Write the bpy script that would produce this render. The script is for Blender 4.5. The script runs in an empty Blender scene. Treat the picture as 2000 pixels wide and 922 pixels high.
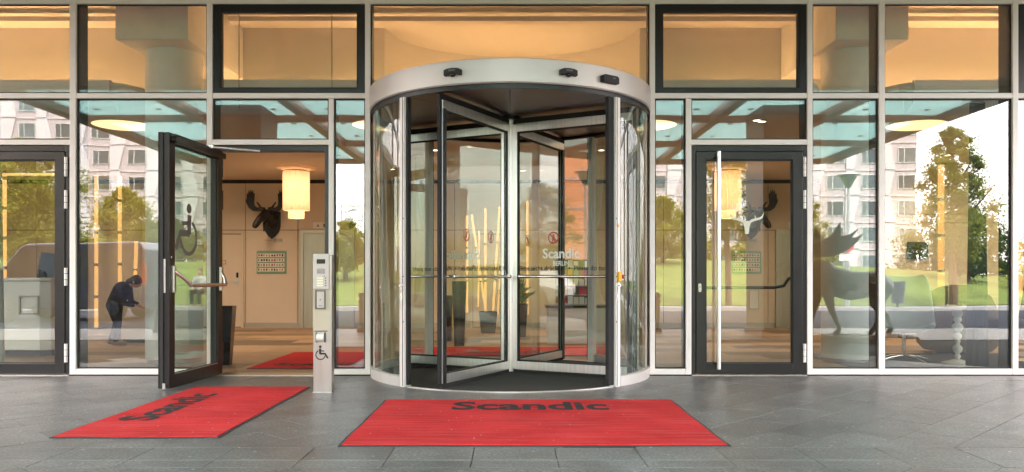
import bpy, bmesh, math, random
import numpy as np
from mathutils import Vector, Matrix
R = math.radians
random.seed(7)
S = bpy.context.scene
C = S.collection

# ------------------------------------------------------------------ camera
cam_d = bpy.data.cameras.new('camera')
cam_d.sensor_width = 36.0
cam_d.lens = 1550 / 2000 * 36
cam_d.shift_y = 79 / 2000
cam_d.clip_start = 0.05
cam_d.clip_end = 1500
cam = bpy.data.objects.new('camera', cam_d)
cam.location = (0, -8.42, 1.05)
cam.rotation_euler = (R(90), 0, 0)
C.objects.link(cam)
S.camera = cam

# ------------------------------------------------------------------ sky, sun, exposure
SUN_DIR = Vector((0.55, 0.85, 1.25)).normalized()
w = bpy.data.worlds.new('World')
S.world = w
w.use_nodes = True
nt = w.node_tree
bg = nt.nodes['Background']
sky = nt.nodes.new('ShaderNodeTexSky')
sky.sky_type = 'NISHITA'
sky.sun_disc = False
sky.sun_elevation = math.asin(SUN_DIR.z)
sky.sun_rotation = math.atan2(SUN_DIR.x, SUN_DIR.y)
sky.air_density = 1.0
sky.dust_density = 2.0
tc = nt.nodes.new('ShaderNodeTexCoord')
mp = nt.nodes.new('ShaderNodeMapping')
mp.inputs['Scale'].default_value = (1.2, 1.2, 3.0)
nz = nt.nodes.new('ShaderNodeTexNoise')
nz.inputs['Scale'].default_value = 2.2
nz.inputs['Detail'].default_value = 6
cr = nt.nodes.new('ShaderNodeValToRGB')
cr.color_ramp.elements[0].position = 0.30
cr.color_ramp.elements[0].color = (0.35, 0.35, 0.35, 1)
cr.color_ramp.elements[1].position = 0.62
cr.color_ramp.elements[1].color = (0.95, 0.95, 0.95, 1)
mx = nt.nodes.new('ShaderNodeMix')
mx.data_type = 'RGBA'
mx.inputs[7].default_value = (10.4, 9.4, 8.8, 1)
nt.links.new(tc.outputs['Generated'], mp.inputs['Vector'])
nt.links.new(mp.outputs['Vector'], nz.inputs['Vector'])
nt.links.new(nz.outputs['Fac'], cr.inputs['Fac'])
nt.links.new(cr.outputs['Color'], mx.inputs[0])
nt.links.new(sky.outputs['Color'], mx.inputs[6])
sepz = nt.nodes.new('ShaderNodeSeparateXYZ')
nt.links.new(tc.outputs['Generated'], sepz.inputs[0])
grad = nt.nodes.new('ShaderNodeMapRange')          # standard overcast sky: a third to a half as bright at the horizon as overhead
grad.inputs['From Min'].default_value = 0.0; grad.inputs['From Max'].default_value = 1.0
grad.inputs['To Min'].default_value = 0.40; grad.inputs['To Max'].default_value = 1.12
nt.links.new(sepz.outputs['Z'], grad.inputs['Value'])
mg = nt.nodes.new('ShaderNodeVectorMath'); mg.operation = 'SCALE'
nt.links.new(mx.outputs[2], mg.inputs[0]); nt.links.new(grad.outputs['Result'], mg.inputs['Scale'])
nt.links.new(mg.outputs['Vector'], bg.inputs['Color'])
bg.inputs['Strength'].default_value = 0.15

sun_d = bpy.data.lights.new('sun', 'SUN')
sun_d.energy = 1.5
sun_d.angle = R(12)
sun_d.color = (1.0, 0.94, 0.85)
sun = bpy.data.objects.new('sun', sun_d)
sun.rotation_euler = SUN_DIR.to_track_quat('Z', 'Y').to_euler()
sun.location = (20, 30, 60)
C.objects.link(sun)

S.view_settings.view_transform = 'Standard'
S.view_settings.look = 'None'
S.view_settings.gamma = 1.0
S.view_settings.exposure = 3.8
S.view_settings.use_curve_mapping = False
cy = S.cycles
cy.max_bounces = 12
cy.diffuse_bounces = 4
cy.glossy_bounces = 6
cy.transmission_bounces = 8
cy.transparent_max_bounces = 40
cy.sample_clamp_indirect = 6.0
cy.caustics_reflective = False
cy.caustics_refractive = False
cy.use_denoising = True
cy.use_adaptive_sampling = True
cy.adaptive_threshold = 0.01

# ------------------------------------------------------------------ materials
def mat_new(name):
    m = bpy.data.materials.new(name)
    m.use_nodes = True
    return m, m.node_tree, m.node_tree.nodes['Principled BSDF']

def pbr(name, col, rough=0.5, metal=0.0, noise=None, bump=None, rand=0.0, spec=0.5, coord='Object', col2=None, stretch=None, emis=None, alpha=None):
    m, t, b = mat_new(name)
    b.inputs['Base Color'].default_value = (*col, 1)
    b.inputs['Roughness'].default_value = rough
    b.inputs['Metallic'].default_value = metal
    b.inputs['Specular IOR Level'].default_value = spec
    last = None
    if noise or bump or rand:
        co = t.nodes.new('ShaderNodeTexCoord')
        src = co.outputs[coord]
        if stretch:
            mpn = t.nodes.new('ShaderNodeMapping')
            mpn.inputs['Scale'].default_value = stretch
            t.links.new(src, mpn.inputs['Vector'])
            src = mpn.outputs['Vector']
    if noise:
        sc, amt = noise[0], noise[1]
        n = t.nodes.new('ShaderNodeTexNoise')
        n.inputs['Scale'].default_value = sc
        n.inputs['Detail'].default_value = 5
        n.inputs['Roughness'].default_value = 0.6
        t.links.new(src, n.inputs['Vector'])
        c = t.nodes.new('ShaderNodeValToRGB')
        c2 = col2 or tuple(min(1, x * (1 + amt)) for x in col)
        c1 = tuple(x * (1 - amt) for x in col)
        c.color_ramp.elements[0].position = 0.3
        c.color_ramp.elements[1].position = 0.7
        c.color_ramp.elements[0].color = (*c1, 1)
        c.color_ramp.elements[1].color = (*c2, 1)
        t.links.new(n.outputs['Fac'], c.inputs['Fac'])
        last = c.outputs['Color']
    if rand:
        oi = t.nodes.new('ShaderNodeObjectInfo')
        mr = t.nodes.new('ShaderNodeMapRange')
        mr.inputs['To Min'].default_value = 1 - rand
        mr.inputs['To Max'].default_value = 1 + rand
        t.links.new(oi.outputs['Random'], mr.inputs['Value'])
        hs = t.nodes.new('ShaderNodeHueSaturation')
        if last:
            t.links.new(last, hs.inputs['Color'])
        else:
            hs.inputs['Color'].default_value = (*col, 1)
        t.links.new(mr.outputs['Result'], hs.inputs['Value'])
        last = hs.outputs['Color']
    if last:
        t.links.new(last, b.inputs['Base Color'])
    if bump:
        n2 = t.nodes.new('ShaderNodeTexNoise')
        n2.inputs['Scale'].default_value = bump[0]
        n2.inputs['Detail'].default_value = 4
        t.links.new(src, n2.inputs['Vector'])
        bp = t.nodes.new('ShaderNodeBump')
        bp.inputs['Strength'].default_value = bump[1]
        bp.inputs['Distance'].default_value = bump[2] if len(bump) > 2 else 0.01
        t.links.new(n2.outputs['Fac'], bp.inputs['Height'])
        t.links.new(bp.outputs['Normal'], b.inputs['Normal'])
    if emis:
        b.inputs['Emission Color'].default_value = (*emis[0], 1)
        b.inputs['Emission Strength'].default_value = emis[1]
    return m

def emit(name, col, strength):
    m = bpy.data.materials.new(name)
    m.use_nodes = True
    t = m.node_tree
    t.nodes.clear()
    e = t.nodes.new('ShaderNodeEmission')
    e.inputs['Color'].default_value = (*col, 1)
    e.inputs['Strength'].default_value = strength
    o = t.nodes.new('ShaderNodeOutputMaterial')
    t.links.new(e.outputs[0], o.inputs['Surface'])
    return m

def glass(name, r0, tint, wobble=None):
    """clear sheet: straight-through view mixed with a mirror by Schlick's law"""
    m = bpy.data.materials.new(name)
    m.use_nodes = True
    t = m.node_tree
    t.nodes.clear()
    tr = t.nodes.new('ShaderNodeBsdfTransparent')
    tr.inputs['Color'].default_value = (*tint, 1)
    gl = t.nodes.new('ShaderNodeBsdfGlossy')
    gl.inputs['Roughness'].default_value = 0.0
    gl.inputs['Color'].default_value = (1, 1, 1, 1)
    lw = t.nodes.new('ShaderNodeLayerWeight')
    lw.inputs['Blend'].default_value = 0.5
    pw = t.nodes.new('ShaderNodeMath'); pw.operation = 'POWER'
    pw.inputs[1].default_value = 5
    ml = t.nodes.new('ShaderNodeMath'); ml.operation = 'MULTIPLY_ADD'
    ml.inputs[1].default_value = 1 - r0
    ml.inputs[2].default_value = r0
    t.links.new(lw.outputs['Facing'], pw.inputs[0])
    t.links.new(pw.outputs[0], ml.inputs[0])
    ms = t.nodes.new('ShaderNodeMixShader')
    t.links.new(ml.outputs[0], ms.inputs['Fac'])
    t.links.new(tr.outputs[0], ms.inputs[1])
    t.links.new(gl.outputs[0], ms.inputs[2])
    if wobble:
        co = t.nodes.new('ShaderNodeTexCoord')
        n = t.nodes.new('ShaderNodeTexNoise')
        n.inputs['Scale'].default_value = wobble[0]
        n.inputs['Detail'].default_value = 1
        t.links.new(co.outputs['Object'], n.inputs['Vector'])
        bp = t.nodes.new('ShaderNodeBump')
        bp.inputs['Strength'].default_value = 1.0
        bp.inputs['Distance'].default_value = wobble[1]
        t.links.new(n.outputs['Fac'], bp.inputs['Height'])
        t.links.new(bp.outputs['Normal'], gl.inputs['Normal'])
    o = t.nodes.new('ShaderNodeOutputMaterial')
    t.links.new(ms.outputs[0], o.inputs['Surface'])
    return m

def translucent(name, col, diff=0.25):
    m = bpy.data.materials.new(name)
    m.use_nodes = True
    t = m.node_tree
    t.nodes.clear()
    tl = t.nodes.new('ShaderNodeBsdfTranslucent')
    tl.inputs['Color'].default_value = (*col, 1)
    df = t.nodes.new('ShaderNodeBsdfDiffuse')
    df.inputs['Color'].default_value = (*col, 1)
    ms = t.nodes.new('ShaderNodeMixShader')
    ms.inputs['Fac'].default_value = diff
    t.links.new(tl.outputs[0], ms.inputs[1])
    t.links.new(df.outputs[0], ms.inputs[2])
    o = t.nodes.new('ShaderNodeOutputMaterial')
    t.links.new(ms.outputs[0], o.inputs['Surface'])
    return m

def slab_material():
    m, t, b = mat_new('basalt_slab')
    co = t.nodes.new('ShaderNodeTexCoord')
    gm = t.nodes.new('ShaderNodeNewGeometry')
    n1 = t.nodes.new('ShaderNodeTexNoise'); n1.inputs['Scale'].default_value = 1.1; n1.inputs['Detail'].default_value = 4
    n2 = t.nodes.new('ShaderNodeTexNoise'); n2.inputs['Scale'].default_value = 55; n2.inputs['Detail'].default_value = 2
    vo = t.nodes.new('ShaderNodeTexVoronoi'); vo.inputs['Scale'].default_value = 15; vo.inputs['Randomness'].default_value = 1
    for n in (n1, n2, vo):
        t.links.new(gm.outputs['Position'], n.inputs['Vector'])
    c1 = t.nodes.new('ShaderNodeValToRGB')
    c1.color_ramp.elements[0].position = .3; c1.color_ramp.elements[0].color = (.134, .128, .130, 1)
    c1.color_ramp.elements[1].position = .72; c1.color_ramp.elements[1].color = (.215, .208, .210, 1)
    t.links.new(n1.outputs['Fac'], c1.inputs['Fac'])
    oi = t.nodes.new('ShaderNodeObjectInfo')
    mr = t.nodes.new('ShaderNodeMapRange'); mr.inputs['To Min'].default_value = .86; mr.inputs['To Max'].default_value = 1.12
    t.links.new(oi.outputs['Random'], mr.inputs['Value'])
    hs = t.nodes.new('ShaderNodeHueSaturation')
    t.links.new(c1.outputs['Color'], hs.inputs['Color']); t.links.new(mr.outputs['Result'], hs.inputs['Value'])
    c2 = t.nodes.new('ShaderNodeValToRGB')
    c2.color_ramp.elements[0].position = .35; c2.color_ramp.elements[0].color = (.62, .62, .62, 1)
    c2.color_ramp.elements[1].position = .68; c2.color_ramp.elements[1].color = (1.38, 1.38, 1.38, 1)
    t.links.new(n2.outputs['Fac'], c2.inputs['Fac'])
    mu = t.nodes.new('ShaderNodeMix'); mu.data_type = 'RGBA'; mu.blend_type = 'MULTIPLY'; mu.inputs[0].default_value = 1
    t.links.new(hs.outputs['Color'], mu.inputs[6]); t.links.new(c2.outputs['Color'], mu.inputs[7])
    # pale flecks in some of the cells
    lt = t.nodes.new('ShaderNodeMath'); lt.operation = 'LESS_THAN'; lt.inputs[1].default_value = .135
    t.links.new(vo.outputs['Distance'], lt.inputs[0])
    sp = t.nodes.new('ShaderNodeSeparateColor')
    t.links.new(vo.outputs['Color'], sp.inputs[0])
    gt = t.nodes.new('ShaderNodeMath'); gt.operation = 'GREATER_THAN'; gt.inputs[1].default_value = .72
    t.links.new(sp.outputs[0], gt.inputs[0])
    an = t.nodes.new('ShaderNodeMath'); an.operation = 'MULTIPLY'
    t.links.new(lt.outputs[0], an.inputs[0]); t.links.new(gt.outputs[0], an.inputs[1])
    n4 = t.nodes.new('ShaderNodeTexNoise'); n4.inputs['Scale'].default_value = 3.2; n4.inputs['Detail'].default_value = 8; n4.inputs['Roughness'].default_value = .68; n4.inputs['Distortion'].default_value = .6
    t.links.new(gm.outputs['Position'], n4.inputs['Vector'])
    c4 = t.nodes.new('ShaderNodeValToRGB')
    c4.color_ramp.elements[0].position = .34; c4.color_ramp.elements[0].color = (.72, .71, .70, 1)
    c4.color_ramp.elements[1].position = .62; c4.color_ramp.elements[1].color = (1.08, 1.08, 1.08, 1)
    t.links.new(n4.outputs['Fac'], c4.inputs['Fac'])
    mu4 = t.nodes.new('ShaderNodeMix'); mu4.data_type = 'RGBA'; mu4.blend_type = 'MULTIPLY'; mu4.inputs[0].default_value = 1
    t.links.new(mu.outputs[2], mu4.inputs[6]); t.links.new(c4.outputs['Color'], mu4.inputs[7])
    mu = mu4
    m2 = t.nodes.new('ShaderNodeMix'); m2.data_type = 'RGBA'; m2.inputs[7].default_value = (.42, .42, .41, 1)
    t.links.new(an.outputs[0], m2.inputs[0]); t.links.new(mu.outputs[2], m2.inputs[6])
    t.links.new(m2.outputs[2], b.inputs['Base Color'])
    rr = t.nodes.new('ShaderNodeMapRange'); rr.inputs['To Min'].default_value = .30; rr.inputs['To Max'].default_value = .5
    t.links.new(n1.outputs['Fac'], rr.inputs['Value']); t.links.new(rr.outputs['Result'], b.inputs['Roughness'])
    bp = t.nodes.new('ShaderNodeBump'); bp.inputs['Strength'].default_value = .25; bp.inputs['Distance'].default_value = .002
    t.links.new(n2.outputs['Fac'], bp.inputs['Height']); t.links.new(bp.outputs['Normal'], b.inputs['Normal'])
    return m

def carpet_material():
    m, t, b = mat_new('red_carpet')
    gm = t.nodes.new('ShaderNodeNewGeometry')
    n1 = t.nodes.new('ShaderNodeTexNoise'); n1.inputs['Scale'].default_value = 2.3; n1.inputs['Detail'].default_value = 6
    n2 = t.nodes.new('ShaderNodeTexNoise'); n2.inputs['Scale'].default_value = 210; n2.inputs['Detail'].default_value = 2
    mp_ = t.nodes.new('ShaderNodeMapping'); mp_.inputs['Scale'].default_value = (.8, 16, 1); mp_.inputs['Rotation'].default_value = (0, 0, R(-1.5))
    n3 = t.nodes.new('ShaderNodeTexNoise'); n3.inputs['Scale'].default_value = 1.6; n3.inputs['Detail'].default_value = 7; n3.inputs['Roughness'].default_value = .7
    t.links.new(gm.outputs['Position'], n1.inputs['Vector']); t.links.new(gm.outputs['Position'], n2.inputs['Vector'])
    t.links.new(gm.outputs['Position'], mp_.inputs['Vector']); t.links.new(mp_.outputs[0], n3.inputs['Vector'])
    c = t.nodes.new('ShaderNodeValToRGB')
    c.color_ramp.elements[0].position = .3; c.color_ramp.elements[0].color = (.54, .026, .030, 1)
    c.color_ramp.elements[1].position = .75; c.color_ramp.elements[1].color = (.74, .046, .050, 1)
    t.links.new(n1.outputs['Fac'], c.inputs['Fac'])
    c2 = t.nodes.new('ShaderNodeValToRGB')
    c2.color_ramp.elements[0].position = .50; c2.color_ramp.elements[0].color = (0, 0, 0, 1)
    c2.color_ramp.elements[1].position = .74; c2.color_ramp.elements[1].color = (.55, .55, .55, 1)
    t.links.new(n3.outputs['Fac'], c2.inputs['Fac'])
    m2 = t.nodes.new('ShaderNodeMix'); m2.data_type = 'RGBA'; m2.inputs[7].default_value = (.62, .22, .20, 1)
    t.links.new(c2.outputs['Color'], m2.inputs[0]); t.links.new(c.outputs['Color'], m2.inputs[6])
    c3 = t.nodes.new('ShaderNodeValToRGB')
    c3.color_ramp.elements[0].position = .3; c3.color_ramp.elements[0].color = (.72, .72, .72, 1)
    c3.color_ramp.elements[1].position = .7; c3.color_ramp.elements[1].color = (1.2, 1.2, 1.2, 1)
    t.links.new(n2.outputs['Fac'], c3.inputs['Fac'])
    mu = t.nodes.new('ShaderNodeMix'); mu.data_type = 'RGBA'; mu.blend_type = 'MULTIPLY'; mu.inputs[0].default_value = 1
    t.links.new(m2.outputs[2], mu.inputs[6]); t.links.new(c3.outputs['Color'], mu.inputs[7])
    vo = t.nodes.new('ShaderNodeTexVoronoi'); vo.inputs['Scale'].default_value = 9
    t.links.new(gm.outputs['Position'], vo.inputs['Vector'])
    lt = t.nodes.new('ShaderNodeMath'); lt.operation = 'LESS_THAN'; lt.inputs[1].default_value = .055
    t.links.new(vo.outputs['Distance'], lt.inputs[0])
    ml = t.nodes.new('ShaderNodeMix'); ml.data_type = 'RGBA'; ml.inputs[7].default_value = (.62, .42, .38, 1)
    t.links.new(lt.outputs[0], ml.inputs[0]); t.links.new(mu.outputs[2], ml.inputs[6])
    t.links.new(ml.outputs[2], b.inputs['Base Color'])
    b.inputs['Roughness'].default_value = .95
    b.inputs['Specular IOR Level'].default_value = .15
    bp = t.nodes.new('ShaderNodeBump'); bp.inputs['Strength'].default_value = .6; bp.inputs['Distance'].default_value = .004
    t.links.new(n2.outputs['Fac'], bp.inputs['Height']); t.links.new(bp.outputs['Normal'], b.inputs['Normal'])
    return m

def brushed(name, col, rough=.32, metal=1.0):
    return pbr(name, col, rough, metal, noise=(60, .12), stretch=(1, 1, .03), bump=(140, .06, .002))

M = {}
M['slab'] = slab_material()
M['carpet'] = carpet_material()
M['joint'] = pbr('joint_sand', (.035, .033, .032), .95, noise=(30, .3))
M['channel'] = pbr('pale_joint', (.34, .34, .33), .7)
M['white_alu'] = pbr('powder_coat_white', (.87, .79, .775), .38, 0.0, noise=(3, .03))
M['fin'] = pbr('dark_steel_fin', (.045, .055, .07), .35, .3)
M['gasket'] = pbr('black_gasket', (.012, .012, .013), .6)
M['black_frame'] = pbr('anthracite_frame', (.011, .0105, .012), .33, 0.0, noise=(4, .15))
M['silver'] = brushed('satin_aluminium', (.72, .71, .71), .34)
M['drum'] = pbr('silver_paint', (.70, .64, .625), .36, .25, noise=(2, .03))
M['chrome'] = pbr('polished_steel', (.78, .77, .76), .16, 1.0)
M['steel'] = brushed('brushed_steel', (.62, .60, .58), .30)
M['rubber'] = pbr('black_rubber', (.014, .013, .014), .75, bump=(200, .3, .002))
M['mat_rubber'] = pbr('grey_rubber_edge', (.045, .045, .048), .7)
M['lettering_dark'] = pbr('dark_print', (.028, .016, .02), .9)
M['black_print'] = pbr('black_film', (.012, .012, .012), .6)
M['grey_print'] = pbr('grey_film', (.15, .135, .12), .6)
M['white_print'] = pbr('white_film', (.85, .85, .83), .5)
M['cream_print'] = pbr('cream_film', (.72, .70, .60), .5)
M['red_print'] = pbr('red_film', (.42, .06, .04), .5)
M['glass'] = glass('facade_glass', .135, (.87, .90, .885), wobble=(1.3, .0009))
M['glass_up'] = glass('upper_glass', .06, (.965, .975, .96), wobble=(1.3, .0009))
M['glass_door'] = glass('door_glass', .13, (.90, .93, .91), wobble=(1.2, .0006))
M['glass_open'] = glass('open_door_glass', .05, (.84, .90, .84))
M['glass_curve'] = glass('curved_glass', .15, (.88, .93, .89), wobble=(2.2, .0015))
M['glass_wing'] = glass('wing_glass', .05, (.92, .95, .93), wobble=(1.3, .0006))
M['drum_ceiling'] = pbr('brown_metal_panel', (.15, .115, .105), .35, .5, noise=(3, .12))
M['drum_mat'] = pbr('entrance_matting', (.040, .037, .034), .95, noise=(120, .5), bump=(160, .9, .006))
M['wall'] = pbr('beige_panel', (.66, .55, .42), .5, 0, noise=(2, .03))
M['plaster'] = pbr('white_plaster', (.70, .68, .63), .8, 0, noise=(2, .02))
M['ceiling'] = pbr('ceiling_paint', (.74, .66, .57), .8)
M['soffit'] = pbr('grey_soffit', (.52, .48, .46), .6, noise=(2, .1))
M['column'] = pbr('concrete_white', (.82, .82, .78), .65, noise=(5, .05), bump=(60, .1, .002))
M['base_steel'] = pbr('column_base_steel', (.5, .5, .48), .25, 1.0)
M['tile'] = pbr('floor_carpet_tile', (.30, .20, .12), .55, 0, noise=(6, .12), rand=.55, coord='Object')
M['led'] = emit('warm_led', (1.0, .54, .23), 7.2)
M['led_soft'] = emit('warm_led_soft', (1.0, .55, .23), 4.6)
M['tube'] = emit('light_tube_glow', (1.0, .50, .17), .115)
M['shade'] = translucent('pleated_lamp_shade', (.90, .80, .68), .3)
M['shade_hot'] = translucent('lamp_diffuser', (.95, .85, .66), .2)
M['disc'] = emit('ceiling_disc_glow', (1.0, .62, .30), .20)
M['spot_glow'] = emit('downlight_glow', (1.0, .80, .52), 1.5)
M['black_wood'] = pbr('black_stained_wood', (.014, .012, .012), .5, noise=(14, .4))
M['lift_steel'] = pbr('lift_door_steel', (.46, .43, .34), .34, .85, noise=(40, .08), stretch=(1, 1, .03))
M['lift_frame'] = pbr('lift_frame_steel', (.48, .44, .36), .35, .8)
M['board_glass'] = pbr('green_glass_board', (.20, .33, .24), .2)
M['photo_print'] = pbr('photo_strip', (.55, .40, .34), .6, noise=(26, .55))
M['plaque_grey'] = pbr('plaque_grey', (.42, .38, .30), .4)
M['planter_black'] = pbr('gloss_black_planter', (.012, .012, .013), .12)
M['leaf_dark'] = pbr('house_plant_leaf', (.030, .07, .022), .45)
M['counter'] = pbr('counter_white', (.70, .68, .62), .4)
M['white_plastic'] = pbr('white_plastic', (.78, .76, .72), .4)
M['fabric_pale'] = pbr('pale_shell_upholstery', (.50, .56, .55), .85, bump=(150, .3, .003))
M['fabric_brown'] = pbr('woven_brown_upholstery', (.15, .105, .055), .9, noise=(70, .3), bump=(110, .6, .008))
M['fabric_dark'] = pbr('charcoal_upholstery', (.035, .034, .034), .8)
M['curtain'] = pbr('grey_curtain', (.16, .17, .20), .9, bump=(40, .2, .004))
M['rug'] = pbr('blue_grey_rug', (.085, .10, .13), .95, noise=(60, .25), bump=(160, .6, .005))
M['screen_black'] = pbr('dark_screen', (.01, .01, .012), .15)
M['canopy_glass'] = translucent('canopy_frosted_glass', (.46, .615, .605), .2)
M['beam_brown'] = pbr('bronze_beam', (.115, .085, .07), .5, .2)
M['pillar'] = pbr('dark_stone_pillar', (.030, .036, .036), .4, noise=(3, .2))
M['asphalt'] = pbr('asphalt', (.034, .038, .050), .95, spec=.08, noise=(90, .25), bump=(120, .5, .006))
M['kerb'] = pbr('granite_kerb', (.34, .34, .35), .7, noise=(40, .15))
M['path'] = pbr('path_paving', (.13, .13, .14), .9, spec=.15, noise=(6, .2))
M['grass'] = pbr('mown_grass', (.088, .118, .030), .95, spec=.1, noise=(.6, .3), bump=(25, .8, .04))
M['earth'] = pbr('earth', (.10, .09, .07), .95, noise=(3, .2))
M['bark'] = pbr('bark', (.10, .075, .05), .9, noise=(18, .35), bump=(25, .8, .02), stretch=(1, 1, .3))
def leaf_mat(name, c1, c2):
    m = bpy.data.materials.new(name); m.use_nodes = True
    t = m.node_tree; t.nodes.clear()
    co = t.nodes.new('ShaderNodeTexCoord')
    n = t.nodes.new('ShaderNodeTexNoise'); n.inputs['Scale'].default_value = 1.7; n.inputs['Detail'].default_value = 6; n.inputs['Roughness'].default_value = .75
    t.links.new(co.outputs['Object'], n.inputs['Vector'])
    c = t.nodes.new('ShaderNodeValToRGB')
    c.color_ramp.elements[0].position = .32; c.color_ramp.elements[0].color = (*c1, 1)
    c.color_ramp.elements[1].position = .68; c.color_ramp.elements[1].color = (*c2, 1)
    t.links.new(n.outputs['Fac'], c.inputs['Fac'])
    d = t.nodes.new('ShaderNodeBsdfDiffuse'); tl = t.nodes.new('ShaderNodeBsdfTranslucent')
    ms = t.nodes.new('ShaderNodeMixShader'); ms.inputs['Fac'].default_value = .45
    for q in (d, tl): t.links.new(c.outputs['Color'], q.inputs['Color'])
    t.links.new(d.outputs[0], ms.inputs[1]); t.links.new(tl.outputs[0], ms.inputs[2])
    o = t.nodes.new('ShaderNodeOutputMaterial'); t.links.new(ms.outputs[0], o.inputs['Surface'])
    return m
M['leaf_a'] = leaf_mat('leaf_yellow_green', (.11, .13, .018), (.26, .26, .045))
M['leaf_b'] = leaf_mat('leaf_green', (.095, .125, .026), (.24, .265, .060))
M['leaf_c'] = leaf_mat('leaf_dark_green', (.026, .050, .016), (.060, .092, .026))
M['clad_white'] = pbr('pale_cladding', (.39, .375, .40), .55, noise=(.4, .06))
M['clad_pink'] = pbr('pinkish_cladding', (.30, .268, .29), .55, noise=(.4, .06))
M['win_far'] = pbr('far_window_glass', (.05, .075, .085), .08, 0.0, rand=.5)
M['win_frame'] = pbr('window_frame_grey', (.40, .44, .45), .5)
M['brick_orange'] = pbr('orange_render', (.52, .20, .10), .8, noise=(1.5, .1))
M['win_pale'] = pbr('pale_curtained_window', (.42, .40, .36), .2, rand=.5)
M['bollard'] = pbr('cast_iron', (.03, .031, .03), .45, .3)
M['bin'] = pbr('bin_blue_grey', (.05, .055, .085), .5)
M['pole'] = pbr('galvanised_pole', (.42, .46, .46), .45, .6)
M['sign_red'] = pbr('sign_red', (.50, .03, .035), .4)
M['sign_blue'] = pbr('sign_blue', (.03, .09, .36), .4)
M['van_blue'] = pbr('van_paint', (.008, .013, .045), .22, .0)
M['car_white'] = pbr('car_paint_white', (.72, .72, .70), .2)
M['car_glass'] = pbr('car_window', (.012, .015, .018), .04)
M['tyre'] = pbr('tyre', (.015, .015, .015), .85)
M['rim'] = pbr('alloy_rim', (.10, .10, .105), .4, .6)
M['tail'] = pbr('tail_lamp_red', (.35, .012, .012), .2)
M['head'] = pbr('head_lamp_clear', (.65, .66, .68), .1)
M['bronze'] = pbr('dark_bronze', (.022, .017, .014), .42, .35, noise=(9, .4), bump=(22, .6, .02))
M['stone'] = pbr('brown_stone', (.15, .10, .065), .8, noise=(5, .4), bump=(12, .8, .02))
M['stone_pale'] = pbr('pale_stone', (.60, .60, .58), .8, noise=(8, .2), bump=(12, .8, .02))
M['skin'] = pbr('skin', (.48, .29, .21), .55)
M['jacket'] = pbr('dark_patterned_jacket', (.010, .010, .011), .9, noise=(22, .7), bump=(40, .5, .006))
M['jeans'] = pbr('black_jeans', (.007, .007, .008), .85, bump=(60, .4, .004))
M['hair'] = pbr('dark_hair', (.014, .011, .010), .55)
M['shoe'] = pbr('tan_suede', (.27, .18, .10), .85)
M['shirt_grey'] = pbr('grey_shirt', (.33, .33, .34), .9)
M['bench_wood'] = pbr('bench_wood', (.16, .09, .05), .7, noise=(20, .3))
M['case_red'] = pbr('red_suitcase_shell', (.30, .03, .06), .4)
M['yellow'] = pbr('yellow_plastic', (.78, .42, .01), .4)
M['red_plastic'] = pbr('red_plastic', (.55, .02, .012), .35)
M['post_steel'] = pbr('post_brushed_steel', (.42, .385, .375), .32, .9, noise=(50, .08), stretch=(1, 1, .03))
M['post_cream'] = pbr('cream_panel', (.50, .46, .36), .5)
M['cream_button'] = pbr('cream_button', (.80, .77, .58), .4)
M['post_plate'] = pbr('white_plate', (.52, .485, .47), .35, .1)
M['upper_clad'] = pbr('hotel_cladding', (.45, .43, .41), .6)

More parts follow.
